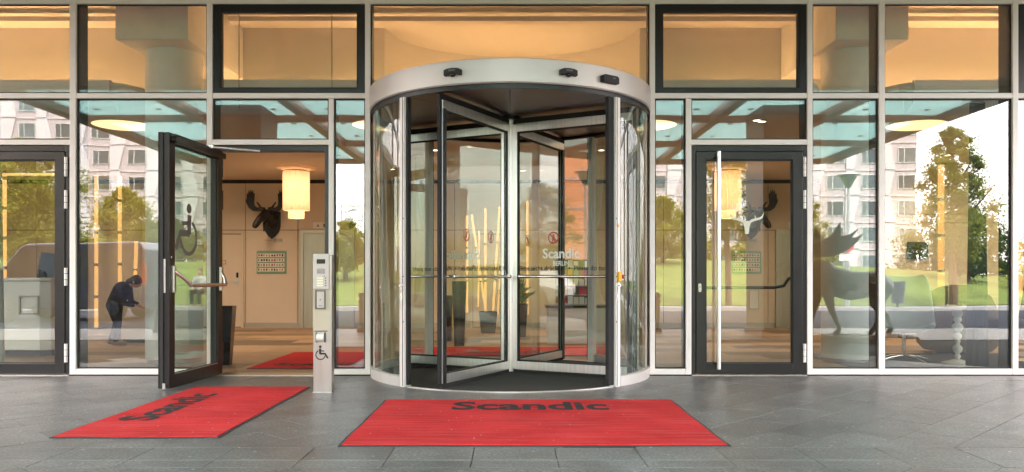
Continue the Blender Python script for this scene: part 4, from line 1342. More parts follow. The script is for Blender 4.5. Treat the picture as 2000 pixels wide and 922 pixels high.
# lifts, door, boards on the back wall
def lift(x, label):
    t = thing('lift', label, 'lift', (x, YB - .022, 0), 0, 'brushed steel lifts')
    MB().box(-.56, -.48, -.05, -.001, 0, 2.0).box(.48, .56, -.05, -.001, 0, 2.0).box(-.48, .48, -.05, -.001, 1.92, 2.0).build('lift_frame', M['lift_frame'], t, bevel=.004)
    MB().box(-.48, -.02, -.020, -.004, .0, 1.92).build('lift_door', M['lift_steel'], t)
    MB().box(-.017, .48, -.016, -.004, .0, 1.92).build('lift_door', M['lift_steel'], t)
    p = MB().box(-.29, .04, -.016, -.001, 2.03, 2.16).build('indicator', M['white_plastic'], t)
    MB().box(-.08, .02, -.02, -.0165, 2.06, 2.13).build('display', M['screen_black'], p)
    MB().prism([(-.22, 2.07), (-.16, 2.07), (-.19, 2.12)], -.0175, -.0165, 'y').build('arrow', M['grey_print'], p)
lift(-3.78, 'brushed steel lift door seen in the open doorway')
lift(5.95, 'brushed steel lift door seen through the right door')
def wall_door(x, label):
    t = thing('room_door', label, 'door', (x, YB - .022, 0))
    MB().ring_rect(-.50, .50, -.05, 1.97, .045, -.03, -.001).build('door_frame', M['wall'], t, bevel=.003)
    MB().box(-.455, .455, -.006, -.001, .01, 1.925).build('door_gap', M['gasket'], t)
    MB().box(-.447, .447, -.016, -.0065, .02, 1.910).build('door_panel', M['wall'], t)
    h = MB().box(.36, .39, -.03, -.0165, .86, 1.02).build('handle_plate', M['steel'], t)
    MB().cyl((.375, -.05, .93), (.26, -.05, .93), .010).cyl((.375, -.03, .93), (.375, -.05, .93), .010).build('handle', M['steel'], h, smooth=True)
    MB().box(.355, .395, -.032, -.0165, 1.025, 1.13).build('card_lock', M['screen_black'], t)
    MB().ring_rect(-.03, .14, 1.30, 1.38, .008, -.018, -.0165).build('notice', M['black_print'], t)
    MB().prism([(-.02, 1.42), (.09, 1.42), (.035, 1.53)], -.018, -.0165, 'y').build('warning_triangle', M['yellow'], t)
wall_door(-5.99, 'beige service door with black card lock in the open doorway')
wall_door(-.35, 'flush beige door in the wall behind the revolving door')
def board(x, label, plab):
    t = thing('notice_board', label, 'notice board', (x, YB - .022, 1.34), 0, 'green glass photo boards')
    MB().box(-.305, .305, -.012, -.001, -.235, .235).build('backing', M['board_glass'], t)
    for j in range(4):
        st = MB().box(-.285, .265, -.018, -.0125, .105 - j * .098, .178 - j * .098).build('photo_strip', M['cream_print'], t)
        for i in range(10):
            x0 = -.275 + i * .0535
            MB().box(x0 + .004, x0 + random.uniform(.026, .042), -.0195, -.0185, .115 - j * .098 + random.uniform(0, .012), .168 - j * .098 - random.uniform(0, .012)).build('photo', M[random.choice(['jeans', 'sign_red', 'grey_print', 'plaque_grey', 'black_wood'])], st)
    MB().cyl((-.29, -.02, .22), (-.29, -.012, .22), .008, n=8).cyl((.29, -.02, .22), (.29, -.012, .22), .008, n=8).build('stud', M['steel'], t)
    p = thing('wall_plaque', plab, 'sign', (x + .02, YB - .022, 1.79), 0, 'wayfinding plaques')
    MB().box(-.19, .025, -.008, -.001, -.04, .04).build('plate', M['wall'], p)
    MB().box(.027, .20, -.010, -.001, -.036, .036).build('plate', M['plaque_grey'], p)
    text_mb('City Bar', width=.17, height=.04, depth=0).build('lettering', M['fabric_brown'], p, loc=(-.17, -.009, -.012))
    text_mb('Events', width=.13, height=.035, depth=0).build('lettering', M['screen_black'], p, loc=(.045, -.011, -.012))
board(-4.92, 'green glass board with four rows of pictures in the open doorway', 'two part wall plaque under the moose trophy in the open doorway')
board(4.80, 'green glass board with four rows of pictures seen through the right door', 'two part wall plaque under the trophy behind the right door')
t = thing('wall_frame', 'small framed notice low on the wall right of the right door handle', 'frame', (4.95, YB - .022, .58))
MB().ring_rect(-.10, .10, -.20, .20, .015, -.015, -.001).build('border', M['plaque_grey'], t)
MB().box(-.085, .085, -.010, -.001, -.185, .185).build('sheet', M['plaster'], t)

# planters
def planter(x, y, w0, w1, h, label, plant=False):
    t = thing('planter', label, 'planter', (x, y, 0), random.uniform(-.1, .1), 'tall tapered planters')
    vs = []
    for hw, z in ((w0 / 2, 0), (w1 / 2, h), (w1 / 2 - .02, h), (w1 / 2 - .03, h - .08)):
        vs += [(-hw, -hw, z), (hw, -hw, z), (hw, hw, z), (-hw, hw, z)]
    fs = [(3, 2, 1, 0), (12, 13, 14, 15)]
    for k in range(3):
        fs += [(4 * k + i, 4 * k + (i + 1) % 4, 4 * k + 4 + (i + 1) % 4, 4 * k + 4 + i) for i in range(4)]
    MB().add(vs, fs).build('pot', M['planter_black'], t, bevel=.006)
    if plant:
        mb = MB()
        for i in range(60):
            a = random.uniform(0, 6.28); ln_ = random.uniform(.18, .42); el = random.uniform(.4, 1.4)
            b0 = Vector((random.uniform(-.08, .08), random.uniform(-.08, .08), h - .05 + random.uniform(0, .25)))
            d = Vector((math.cos(a) * math.cos(el), math.sin(a) * math.cos(el), math.sin(el)))
            sd = d.cross(Vector((0, 0, 1))).normalized() * ln_ * .13
            m_ = b0 + d * ln_ * .55 + Vector((0, 0, .01)); e_ = b0 + d * ln_ - Vector((0, 0, ln_ * .15))
            k = len(mb.v)
            mb.v += [tuple(b0), tuple(m_ - sd), tuple(e_), tuple(m_ + sd)]
            mb.f.append((k, k + 1, k + 2, k + 3))
        mb.build('foliage', M['leaf_dark'], t, fix=False)
        MB().cyl((0, 0, h - .09), (0, 0, h + .2), .015).build('stem', M['bark'], t)
planter(-3.405, 1.0, .13, .215, .70, 'glossy black tapered planter beside the open doorway jamb')
planter(-.80, 3.6, .15, .22, .98, 'tall black planter behind the left wing of the revolving door')
planter(-1.05, 4.5, .14, .20, .74, 'lower black planter behind the left wing edge')
planter(.12, 5.4, .22, .30, .58, 'planter with leafy green plant behind the centre shaft', True)
planter(-.45, 6.4, .26, .34, .40, 'brown topped black planter at the foot of the light tubes')

# brochure counter behind the right wing
t = thing('brochure_counter', 'white counter behind the right wing carrying a rack of leaflets', 'counter', (.98, 4.2, 0))
MB().box(-.42, .55, -.25, .25, .0, .56).build('cabinet', M['counter'], t, bevel=.006)
MB().box(-.46, .59, -.28, .28, .562, .60).build('worktop', M['planter_black'], t, bevel=.004)
r_ = thing('leaflet_rack', 'stepped rack of colourful leaflets on the white counter', 'rack', (.98, 4.25, .602))
MB().box(-.28, .28, .06, .09, 0, .72).build('rack_back', M['fabric_brown'], r_)
mb = MB()
for j in range(5): mb.box(-.28, .28, -.06 + .02 * j, .058, j * .145, j * .145 + .012)
mb.build('rack_shelf', M['plaque_grey'], r_)
cols = ['sign_red', 'sign_blue', 'cream_print', 'white_print', 'yellow', 'board_glass', 'plaque_grey', 'fabric_pale', 'leaf_b', 'brick_orange']
for j in range(5):
    for i in range(6):
        x0 = -.27 + i * .091
        MB().box(x0, x0 + .08, .0 + .01 * j, .006 + .01 * j, j * .145 + .014, j * .145 + .014 + random.uniform(.09, .125)).build('leaflet', M[random.choice(cols)], r_)

# reception at the left
t = thing('reception_counter', 'white reception counter at the left edge behind the closed door', 'counter', (-6.35, 2.35, 0))
pl = [(-.9, -.35), (.15, -.35), (.26, -.28), (.30, -.15), (.30, .35), (-.9, .35)]
MB().prism(pl, .08, .99, 'z').build('desk', M['counter'], t, bevel=.01)
MB().prism([(x * 1.03, y * 1.05) for x, y in pl], .992, 1.03, 'z').build('worktop', M['counter'], t, bevel=.006)
MB().prism([(x * .94, y * .9) for x, y in pl], 0, .079, 'z').build('kick_plate', M['fin'], t)
MB().ring_rect(-.12, .14, .55, .80, .02, -.365, -.351).build('recess_frame', M['plaque_grey'], t)
t = thing('desk_cabinet', 'low wooden cabinet behind the reception counter', 'cabinet', (-5.85, 4.4, 0), .1)
MB().box(-.35, .45, -.25, .25, .06, .92).build('carcass', M['wall'], t, bevel=.006)
MB().box(-.33, .43, -.23, .23, 0, .059).build('kick_plate', M['fin'], t)
t = thing('leaflet_stand', 'dark easel stand leaning behind the closed left door', 'stand', (-6.75, 3.0, 0), .2)
MB().tube([(-.14, -.08, 0), (-.05, .0, 1.15)], .018).build('leg', M['fin'], t, smooth=True)
MB().tube([(.28, -.08, 0), (.0, .02, 1.12)], .018).build('leg', M['fin'], t, smooth=True)
MB().tube([(.05, .36, 0), (.0, .05, 1.1)], .014).build('leg', M['fin'], t, smooth=True)
b_ = MB().box(-.16, .16, -.012, .0, .0, .95).xf(Matrix.Translation((.0, -.03, .45)) @ Matrix.Rotation(R(-8), 4, 'X') @ Matrix.Rotation(R(6), 4, 'Y'))
b_.build('panel', M['fin'], t)

# seating corner at the right
t = thing('rug', 'blue grey rug under the shell chair and ball leg table', 'rug', (5.05, 1.45, .001))
MB().box(-1.15, 1.6, -.95, .85, 0, .012).build('pile', M['rug'], t, bevel=.004)
t = thing('shell_chair', 'pale high backed lounge chair on a four star steel foot', 'chair', (4.80, 1.30, .0135), R(-28))
prof = [(-.38, .45), (-.30, .41), (.0, .385), (.20, .40), (.30, .46), (.40, .72), (.50, 1.00), (.515, 1.05)]
mb = MB(); nn = 12
for k, (yy, zz) in enumerate(prof):
    hw = (.30, .33, .335, .335, .33, .30, .25, .20)[k]
    for i in range(nn + 1):
        u = -1 + 2 * i / nn
        cup = .10 * abs(u) ** 3
        if k >= 4: mb.v.append((u * hw, yy - cup * 1.1, zz))
        else: mb.v.append((u * hw, yy, zz + cup * .8))
m_ = nn + 1
for k in range(len(prof) - 1):
    for i in range(nn):
        a = k * m_ + i
        mb.f.append((a, a + 1, a + m_ + 1, a + m_))
sh = mb.build('shell', M['fabric_pale'], t, smooth=True)
md = sh.modifiers.new('thick', 'SOLIDIFY'); md.thickness = .045; md.offset = 1
md = sh.modifiers.new('sub', 'SUBSURF'); md.levels = 2; md.render_levels = 2
MB().cyl((0, 0, .06), (0, 0, .37), .022, n=14).build('stem', M['chrome'], t, smooth=True)
mb = MB()
for k in range(4):
    a = R(45 + 90 * k)
    mb.tube([(0, 0, .075), (.20 * math.cos(a), .20 * math.sin(a), .055), (.36 * math.cos(a), .36 * math.sin(a), .012)], [.016, .013, .009])
mb.build('star_foot', M['chrome'], t, smooth=True)
t = thing('side_table', 'round white table on a turned leg of stacked balls', 'table', (5.30, 1.02, .0135))
MB().lathe([(.001, .655), (.23, .655), (.245, .662), (.245, .685), (.235, .692), (.001, .692)], n=48).build('tabletop', M['counter'], t, smooth=True)
pr = [(.001, .0)]
for z, r in ((.0, .17), (.012, .17), (.03, .10), (.05, .045)): pr.append((r, z))
for zc, rr in ((.085, .035), (.175, .055), (.265, .032), (.325, .045), (.43, .062), (.525, .045), (.60, .058)):
    for k in range(9):
        a = math.pi * (k + .5) / 9
        pr.append((max(.022, rr * math.sin(a)), zc - rr * math.cos(a)))
pr.append((.05, .655))
MB().lathe(pr, n=28).build('leg', M['counter'], t, smooth=True)
t = thing('flower_pot', 'tiny pot of dark flowers on the round white table', 'flower pot', (5.30, .98, .7065))
MB().lathe([(.001, 0), (.028, 0), (.032, .05), (.026, .05), (.026, .04), (.001, .04)], n=20).build('pot', M['fabric_brown'], t, smooth=True)
mb = MB()
for i in range(26):
    a = random.uniform(0, 6.28); rr = random.uniform(.01, .06); z = random.uniform(.04, .11)
    p = Vector((rr * math.cos(a), rr * math.sin(a), z)); e = Vector((random.uniform(-1, 1), random.uniform(-1, 1), random.uniform(-.3, 1))).normalized() * .022
    f_ = e.orthogonal().normalized() * .010
    k = len(mb.v); mb.v += [tuple(p), tuple(p + e * .5 + f_), tuple(p + e), tuple(p + e * .5 - f_)]; mb.f.append((k, k + 1, k + 2, k + 3))
mb.build('foliage', M['leaf_dark'], t, fix=False)
t = thing('tub_chair', 'brown woven rounded armchair behind the ball leg table', 'chair', (6.10, 2.45, 0))
MB().lathe([(.001, .05), (.42, .05), (.50, .14), (.52, .34), (.50, .55), (.40, .78), (.24, .90), (.10, .935), (.001, .94)], n=48).build('back_shell', M['fabric_brown'], t, smooth=True)
MB().lathe([(.001, .0), (.30, .0), (.30, .049), (.001, .049)], n=32).build('plinth', M['fin'], t)
t = thing('dark_chair', 'charcoal swivel chair cut by the right hand mullion', 'chair', (6.35, 1.35, 0), R(25))
sd = [(-.62, .52), (-.55, .56), (-.38, .52), (-.10, .40), (.10, .36), (.22, .46), (.32, .80), (.36, .98), (.42, .98), (.40, .70), (.30, .34), (.10, .27), (-.15, .32), (-.45, .46)]
MB().prism([(x, z) for x, z in sd], -.28, .28, 'y').build('shell', M['fabric_dark'], t, bevel=.02)
MB().cyl((.05, 0, .03), (.05, 0, .28), .025, n=14).build('stem', M['chrome'], t, smooth=True)
MB().lathe([(.001, 0), (.26, 0), (.24, .02), (.03, .035)], (.05, 0), n=32).build('foot', M['chrome'], t, smooth=True)
t = thing('sideboard', 'beige low sideboard along the wall behind the table', 'cabinet', (7.55, 4.9, 0))
MB().box(-.95, 1.8, 0, .4, .08, .72).build('carcass', M['wall'], t, bevel=.006)
MB().box(-.9, 1.75, .03, .37, 0, .079).build('kick_plate', M['fin'], t)
t = thing('partition', 'beige panelled partition behind the seating corner', 'partition', (8.6, 5.4, 0))
for i in range(4):
    for z0, z1 in ((.0, 1.98), (1.99, 2.13), (2.14, 3.02)):
        MB().box(-2.1 + i * 1.1, -1.006 + i * 1.1, 0, .05, z0, z1).build('panel', M['wall'], t)
t = thing('wall_screen', 'small dark screen on the partition above the tub chair', 'screen', (7.05, 5.38, 1.50))
MB().box(-.17, .17, -.02, -.001, -.14, .14).build('display', M['screen_black'], t)
MB().ring_rect(-.18, .18, -.15, .15, .0095, -.022, -.001).build('bezel', M['fin'], t)
# curtains gathered beside the facade posts
for x, lb in ((5.17, 'blue grey curtain gathered at the right hand mullion'), (-5.75, 'pale sheer curtain behind the closed left door')):
    t = thing('curtain', lb, 'curtain', (x, .40, 0))
    mb = MB(); n = 36
    for z, k in ((.03, 1.15), (1.2, .95), (2.4, .8), (2.98, .75)):
        for i in range(n + 1):
            u = -1 + 2 * i / n
            mb.v.append((u * .10 * k, .028 * math.sin(u * 17) * k, z))
    for j in range(3):
        for i in range(n):
            a = j * (n + 1) + i
            mb.f.append((a, a + 1, a + n + 2, a + n + 1))
    mb.build('drape', M['curtain'] if x > 0 else M['plaster'], t, smooth=True)
    MB().cyl((-.16, 0, 3.0), (.16, 0, 3.0), .012).build('rail', M['steel'], t, smooth=True)
# hanging display wires in the upper left opening window
for x in (-3.05, -.0):
    pass
for px in (467, 648):
    x = (px - 1000) / 1550 * 9.2
    t = thing('hanging_wire', 'thin wire rod hanging behind the upper left black window, ' + ('left one' if px < 500 else 'right one'), 'wire', (x, .78, 0))
    MB().cyl((0, 0, 3.0), (0, 0, 4.30), .007, n=8).build('rod', M['plaque_grey'], t, smooth=True)
    MB().lathe([(.025, 4.30), (.03, 4.36), (.02, 4.499)], n=12).build('bracket', M['steel'], t, smooth=True)

# ================================================================== CANOPY
can = thing('entrance_canopy', 'canopy of bronze beams and turquoise frosted glass mirrored in the panes', 'canopy', (0, 0, 0))
ZK = 4.04
bx = [-8.25, -5.95, -3.90, -1.95, 0.0, 1.95, 3.90, 5.95, 8.25]
by = [-4.1, -6.9, -9.7, -12.45]
MB().box(-8.25, 8.25, -4.05, -.03, ZK, ZK + .25).build('solid_soffit', M['soffit'], can)
for x in bx:
    hw = .13 if abs(x) > 8 else .09
    MB().box(x - hw, x + hw, -12.45, -4.06, ZK - .02, ZK + .26).build('beam', M['beam_brown'], can, bevel=.005)
for j, y in enumerate(by):
    for i in range(len(bx) - 1):
        e = .115 if abs(bx[i]) > 8 else .092
        e2 = .115 + .018 if abs(bx[i + 1]) > 8 else .092
        hw = .12 if j in (0, 3) else .07
        MB().box(bx[i] + e, bx[i + 1] - e2, y - hw, y + hw, ZK - .01, ZK + .24).build('cross_beam', M['beam_brown'], can)
for j in range(3):
    for i in range(len(bx) - 1):
        MB().box(bx[i] + .14, bx[i + 1] - .14, by[j + 1] + .125, by[j] - .125, ZK + .10, ZK + .115).build('glass_panel', M['canopy_glass'], can)
        mb = MB()
        for u in (.25, .75):
            for v in (.25, .75):
                cx, cy_ = bx[i] + u * (bx[i + 1] - bx[i]), by[j + 1] + v * (by[j] - by[j + 1])
                mb.cyl((cx, cy_, ZK + .085), (cx, cy_, ZK + .099), .055, n=12)
        mb.build('point_fixing', M['fin'], can)
for sx in (-1, 1):
    t = thing('canopy_pillar', 'dark square canopy pillar on the ' + ('left' if sx < 0 else 'right') + ' mirrored in the panes', 'pillar', (sx * 4.72, -5.70, 0), 0, 'dark canopy pillars')
    MB().box(-.40, .40, -.50, .50, 0, ZK - .03).build('shaft', M['pillar'], t, bevel=.01)
    MB().box(-.43, .43, -.53, .53, 0, .12).build('base', M['fin'], t, bevel=.006)

# ================================================================== ACROSS THE STREET
def leaves(mb_v, mb_f, c, rad, n, size, rng):
    """leaf blades through an uneven clump"""
    p = rng.normal(size=(n, 3)); p /= np.linalg.norm(p, axis=1)[:, None]
    rr = np.abs(rng.normal(0, .62, size=(n, 1))).clip(.05, 1.7)
    p = p * rr * np.array(rad) + np.array(c)
    d = rng.normal(size=(n, 3)); d[:, 2] -= .3; d /= np.linalg.norm(d, axis=1)[:, None]
    s = np.cross(d, rng.normal(size=(n, 3))); s /= np.linalg.norm(s, axis=1)[:, None]
    L = size * rng.uniform(.7, 1.4, size=(n, 1))
    q = np.stack([p, p + d * L * .5 + s * L * .30, p + d * L, p + d * L * .5 - s * L * .30], axis=1)
    mb_v.append(q.reshape(-1, 3))
    return n

def crown_mesh(name, clumps, m, size, seed):
    rng = np.random.default_rng(seed)
    vs = []; tot = 0
    for c, rad, n in clumps:
        tot += leaves(vs, None, c, rad, n, size, rng)
    v = np.concatenate(vs)
    me = bpy.data.meshes.new(name)
    me.vertices.add(len(v)); me.vertices.foreach_set('co', v.ravel())
    me.loops.add(tot * 4); me.loops.foreach_set('vertex_index', np.arange(tot * 4))
    me.polygons.add(tot); me.polygons.foreach_set('loop_start', np.arange(0, tot * 4, 4)); me.polygons.foreach_set('loop_total', np.full(tot, 4))
    me.materials.append(m)
    me.update(); me.validate()
    return me

def tree(x, y, h, rx, z_low, label, m, seed, n=9000, size=.16, conical=0.0, trunk_r=.10, group='trees along the lawn'):
    rng = random.Random(seed)
    z = hill(x, y) if y < -20.1 else 0.0
    t = thing('tree', label, 'tree', (x, y, z), rng.uniform(0, 6), group)
    mb = MB()
    pts = [(0, 0, -.1), (rng.uniform(-.05, .05), rng.uniform(-.05, .05), z_low * .6), (rng.uniform(-.12, .12), rng.uniform(-.12, .12), z_low), (rng.uniform(-.15, .15), rng.uniform(-.15, .15), (z_low + h) / 2), (0, 0, h * .93)]
    mb.tube(pts, [trunk_r * 1.25, trunk_r, trunk_r * .85, trunk_r * .5, trunk_r * .12], 9)
    limbs = []
    for k in range(9):
        a = rng.uniform(0, 6.28); zz = z_low + (h - z_low) * rng.uniform(-.02, .6)
        e = (math.cos(a) * rx * .75, math.sin(a) * rx * .75, zz + rx * rng.uniform(.25, .8))
        mb.tube([(0, 0, zz), (e[0] * .5, e[1] * .5, zz + (e[2] - zz) * .35), e], [trunk_r * .45, trunk_r * .28, .012], 6)
        limbs.append(e)
    mb.build('trunk', M['bark'], t, smooth=True)
    cl_ = []
    K = 64
    for k in range(K):
        f_ = (k + .5) / K
        zz = z_low - .1 + (h - z_low + .1) * f_
        prof_ = math.sin(math.pi * min(.98, (f_ * .86 + .12))) ** .7
        if conical: prof_ = (1 - conical) * prof_ + conical * (1.12 - f_) * min(1, f_ * 6 + .3)
        a = k * 2.4 + rng.uniform(-.5, .5); rr = rx * prof_ * rng.uniform(.15, .85)
        rad = rx * rng.uniform(.22, .44) * max(.30, prof_)
        cl_.append(((rr * math.cos(a), rr * math.sin(a), zz), (rad, rad, rad * .7), int(n * 2.4) // K))
    link('crown', crown_mesh('crown', cl_, m, size * .62, seed), t)
    return t
tree(16.0, -20.4, 6.4, 1.95, 1.9, 'tall pointed young tree on the lawn at the right', M['leaf_b'], 3, 11000, .15, .6, .13)
tree(7.75, -20.0, 7.4, 1.55, 2.4, 'slender tree reflected in the right door glass', M['leaf_a'], 5, 9000, .15, .1, .10)
tree(-17.6, -20.4, 5.9, 2.3, 1.6, 'broad yellow green tree behind the parked van at far left', M['leaf_a'], 8, 12000, .16, 0)
tree(-14.6, -21.4, 4.3, 1.7, 1.0, 'yellow green tree with sloping crown right of the van roof', M['leaf_a'], 11, 10000, .16, .2)
tree(-11.2, -24.5, 2.5, 1.3, .5, 'low olive tree beside the wheelchair symbol reflection', M['leaf_b'], 13, 6000, .15, .2)
tree(-7.6, -28, 2.7, 1.4, .6, 'small yellow green tree mirrored left of the drum', M['leaf_a'], 17, 6000, .15, .1)
tree(7.9, -33, 3.4, 2.2, .5, 'rounded bright tree on the lawn crest mirrored right of the drum', M['leaf_a'], 19, 7000, .17, .1)
tree(15.2, -33, 3.7, 1.6, .6, 'small bright tree behind the moose antlers', M['leaf_a'], 23, 6000, .16, .2)
tree(21.5, -29, 3.4, 1.9, .5, 'dark low tree between the moose and the tall young tree', M['leaf_c'], 29, 7000, .17, 0)
tree(-24, -30, 4.6, 2.6, 1.0, 'large tree at the far left end of the lawn', M['leaf_b'], 31, 11000, .2, 0)
tree(-21, -40, 2.6, 2.0, .5, 'dark green tree on the lawn crest at left', M['leaf_c'], 37, 9000, .2, 0)
tree(-27.5, -20.9, 6.0, 2.4, 1.2, 'street tree in front of the orange building', M['leaf_a'], 41, 9000, .18, 0)
tree(-22.5, -22.5, 5.0, 2.0, 1.6, 'street tree left of the white car', M['leaf_a'], 43, 8000, .18, 0)
def hedge(x0, x1, y, h, d, label, m, seed):
    rng = random.Random(seed)
    t = thing('hedge', label, 'hedge', ((x0 + x1) / 2, y, hill((x0 + x1) / 2, y) - .1), 0, 'hedges on the lawn crest')
    cl_ = []
    n = int((x1 - x0) / .8)
    for i in range(n):
        for k in range(2):
            x = x0 + (i + .5) * (x1 - x0) / n - (x0 + x1) / 2
            hh = h * rng.uniform(.75, 1.15)
            cl_.append(((x + rng.uniform(-.3, .3), rng.uniform(-d, d) * .4, hh * (.3 + .38 * k)), (.8, d * .5, hh * .42), 330))
    me = crown_mesh('foliage', cl_, m, .19, seed)
    link('foliage', me, t)
hedge(-36, -16, -40, 1.8, 1.8, 'long green hedge on the crest behind the van', M['leaf_b'], 51)
hedge(-15.5, -7, -40, 1.5, 1.6, 'green hedge on the crest behind the park bench', M['leaf_c'], 52)
hedge(-4, 9, -42, 1.5, 1.6, 'hedge on the crest straight across the road', M['leaf_b'], 53)
hedge(9.5, 20, -40, 1.6, 1.8, 'pale green hedge on the crest behind the lamp post', M['leaf_a'], 54)
hedge(20.5, 34, -34, 2.2, 2.0, 'dark green hedge left of the tall young tree', M['leaf_c'], 55)
hedge(22, 34, -26.5, 1.5, 1.8, 'bright bushy hedge under the tall young tree', M['leaf_a'], 56)
hedge(35, 60, -40, 2.4, 2.2, 'hedge at the far right end of the lawn', M['leaf_b'], 57)

# office blocks with leaning piers
def office(x0, x1, y, h, label, seed):
    rng = random.Random(seed)
    t = thing('office_building', label, 'building', (x0, y, 0), 0, 'pale office blocks across the park')
    W = x1 - x0
    MB().box(0, W, -14, 0, 0, h).build('wall', M['clad_pink'], t)
    MB().box(-.15, W + .15, -14.1, .5, h, h + .5).build('roof', M['clad_white'], t)
    FH, PC = 3.12, 4.05
    nf, nc = int((h - 1.0) / FH), int(W / PC)
    pc = W / nc
    for j in range(nf):
        z = 1.2 + j * FH
        MB().box(.02, W - .02, .0, .10, z - .12, z + .02).build('floor_band', M['clad_white'], t)
        for i in range(nc):
            xa = i * pc
            odd = (i + j) % 2
            lean = .55 if odd else -.55
            # trapezoid pier between the windows, proud of the wall
            pw = pc * .46
            ta, tb = (pw * .95, pw * .55) if odd else (pw * .55, pw * .95)
            pl = [(xa + .05, z + .03), (xa + .05 + ta, z + .03), (xa + .05 + tb + lean * .2, z + FH - .15), (xa + .05 + lean * .0, z + FH - .15)]
            MB().prism(pl, .002, .20, 'y').build('pier', M['clad_white'], t)
            wx0, wx1 = xa + pc * .50, xa + pc * .98
            f_ = MB().ring_rect(wx0, wx1, z + .75, z + 2.5, .07, .0, .09).build('window', M['win_frame'], t)
            MB().box(wx0 + .071, wx1 - .071, .002, .03, z + .821, z + 2.429).build('pane', M['win_far'], f_)
            MB().box((wx0 * 2 + wx1) / 3 - .03, (wx0 * 2 + wx1) / 3 + .03, .031, .085, z + .821, z + 2.429).build('mullion', M['win_frame'], f_)
office(-74, -26, -86, 27, 'pale office block with leaning piers on the left of the park', 1)
office(14, 47.5, -85, 25, 'pale office block with leaning piers on the right of the park', 2)
t = thing('brick_building', 'orange apartment block with rows of pale windows mirrored in the right wing', 'building', (-55.5, -55.5, 0), R(-45))
MB().box(-8.8, 8.8, -6, 0, 0, 26).build('wall', M['brick_orange'], t)
MB().box(-9, 9, -6.2, .4, 26, 26.6).build('roof', M['clad_pink'], t)
for j in range(7):
    for i in range(4):
        z = 2.6 + j * 3.2; x0 = -3.2 + i * 2.95
        f_ = MB().ring_rect(x0, x0 + 2.3, z, z + 1.6, .08, 0, .06).build('window', M['white_alu'], t)
        MB().box(x0 + .082, x0 + 2.218, .002, .03, z + .082, z + 1.518).build('pane', M['win_pale'], f_)
    MB().box(-8.7, 8.7, .002, .05, 2.6 + j * 3.2 - .5, 2.6 + j * 3.2 - .3).build('floor_band', M['clad_pink'], t)

# ------------------------------------------------------------------ street furniture
def bollard_thing(x, y, z, label):
    t = thing('bollard', label, 'bollard', (x, y, z), 0, 'cast iron bollards along the kerbs')
    MB().lathe([(.001, 0), (.085, 0), (.085, .05), (.065, .08), (.05, .14), (.045, .55), (.058, .57), (.058, .60), (.04, .62), (.04, .64), (.06, .67), (.062, .70), (.045, .74), (.001, .755)], n=20).build('shaft', M['bollard'], t, smooth=True)
    return t
B = bollard_thing(2.75, -6.55, 0, 'dark bollard mirrored between drum and right door')
first = True
for x, y, z, lb in ((-2.85, -6.55, 0, 'dark bollard mirrored in the narrow pane left of the drum'), (3.62, -6.55, 0, 'dark bollard mirrored beside the long door handle'),
                    (12.9, -19.0, .0, 'dark bollard left of the litter bin across the road'), (15.0, -19.0, .0, 'dark bollard right of the litter bin across the road'),
                    (-6.7, -6.55, 0, 'dark bollard mirrored right of the bending person'), (-10.6, -6.55, 0, 'dark bollard by the parked van')):
    dup(B, (x, y, z), 0, lb)
t = thing('litter_bin', 'blue grey litter bin on a post at the lawn edge', 'bin', (13.55, -19.4, 0))
MB().lathe([(.001, .12), (.19, .12), (.24, .82), (.245, .86), (.22, .86), (.20, .80)], n=28).build('basket', M['bin'], t, smooth=True)
MB().cyl((0, 0, 0), (0, 0, .13), .04).build('foot', M['fin'], t)
MB().lathe([(.235, .55), (.25, .55), (.25, .60), (.235, .60), (.235, .55)], n=28).build('band', M['fin'], t, smooth=True)
t = thing('street_lamp', 'grey street lamp with bowl shaped lantern on the lawn edge', 'lamp post', (12.05, -20.0, 0))
MB().cyl((0, 0, 0), (0, 0, 4.2), .07, .05).build('pole', M['pole'], t, smooth=True)
MB().lathe([(.05, 4.2), (.10, 4.25), (.30, 4.62), (.30, 4.66), (.001, 4.67)], n=28).build('bowl', M['board_glass'], t, smooth=True)
MB().lathe([(.001, 4.78), (.16, 4.77), (.42, 4.70), (.42, 4.68), (.001, 4.68)], n=28).build('hat', M['pole'], t, smooth=True)
t = thing('street_lamp', 'street lamp with lantern mirrored in front of the orange building', 'lamp post', (-15.9, -14.2, -.1))
MB().cyl((0, 0, 0), (0, 0, 4.6), .07, .05).build('pole', M['pole'], t, smooth=True)
MB().lathe([(.05, 4.6), (.10, 4.65), (.28, 5.0), (.28, 5.05), (.001, 5.06)], n=28).build('bowl', M['board_glass'], t, smooth=True)
MB().lathe([(.001, 5.2), (.16, 5.18), (.40, 5.09), (.40, 5.07), (.001, 5.07)], n=28).build('hat', M['fin'], t, smooth=True)
t = thing('no_stopping_sign', 'round red and blue no stopping sign with white plate on a pole', 'traffic sign', (11.55, -19.0, 0))
MB().cyl((0, 0, 0), (0, 0, 2.5), .035).build('pole', M['pole'], t, smooth=True)
dsc = MB().cyl((0, .045, 2.18), (0, .055, 2.18), .28, n=36).build('disc', M['sign_blue'], t)
mb = MB()
for i in range(36):
    a, b_ = 2 * math.pi * i / 36, 2 * math.pi * (i + 1) / 36
    mb.prism([(.22 * math.cos(a), 2.18 + .22 * math.sin(a)), (.29 * math.cos(a), 2.18 + .29 * math.sin(a)), (.29 * math.cos(b_), 2.18 + .29 * math.sin(b_)), (.22 * math.cos(b_), 2.18 + .22 * math.sin(b_))], .056, .062, 'y')
for s_ in (-1, 1):
    mb.prism([(-.20 * s_, 2.36), (-.14 * s_, 2.36), (.20 * s_, 2.00), (.14 * s_, 2.00)], .0625 + .002 * s_, .066 + .002 * s_, 'y')
mb.build('red_ring', M['sign_red'], dsc)
MB().box(-.26, .26, .04, .055, 1.62, 1.82).build('plate', M['white_print'], t)
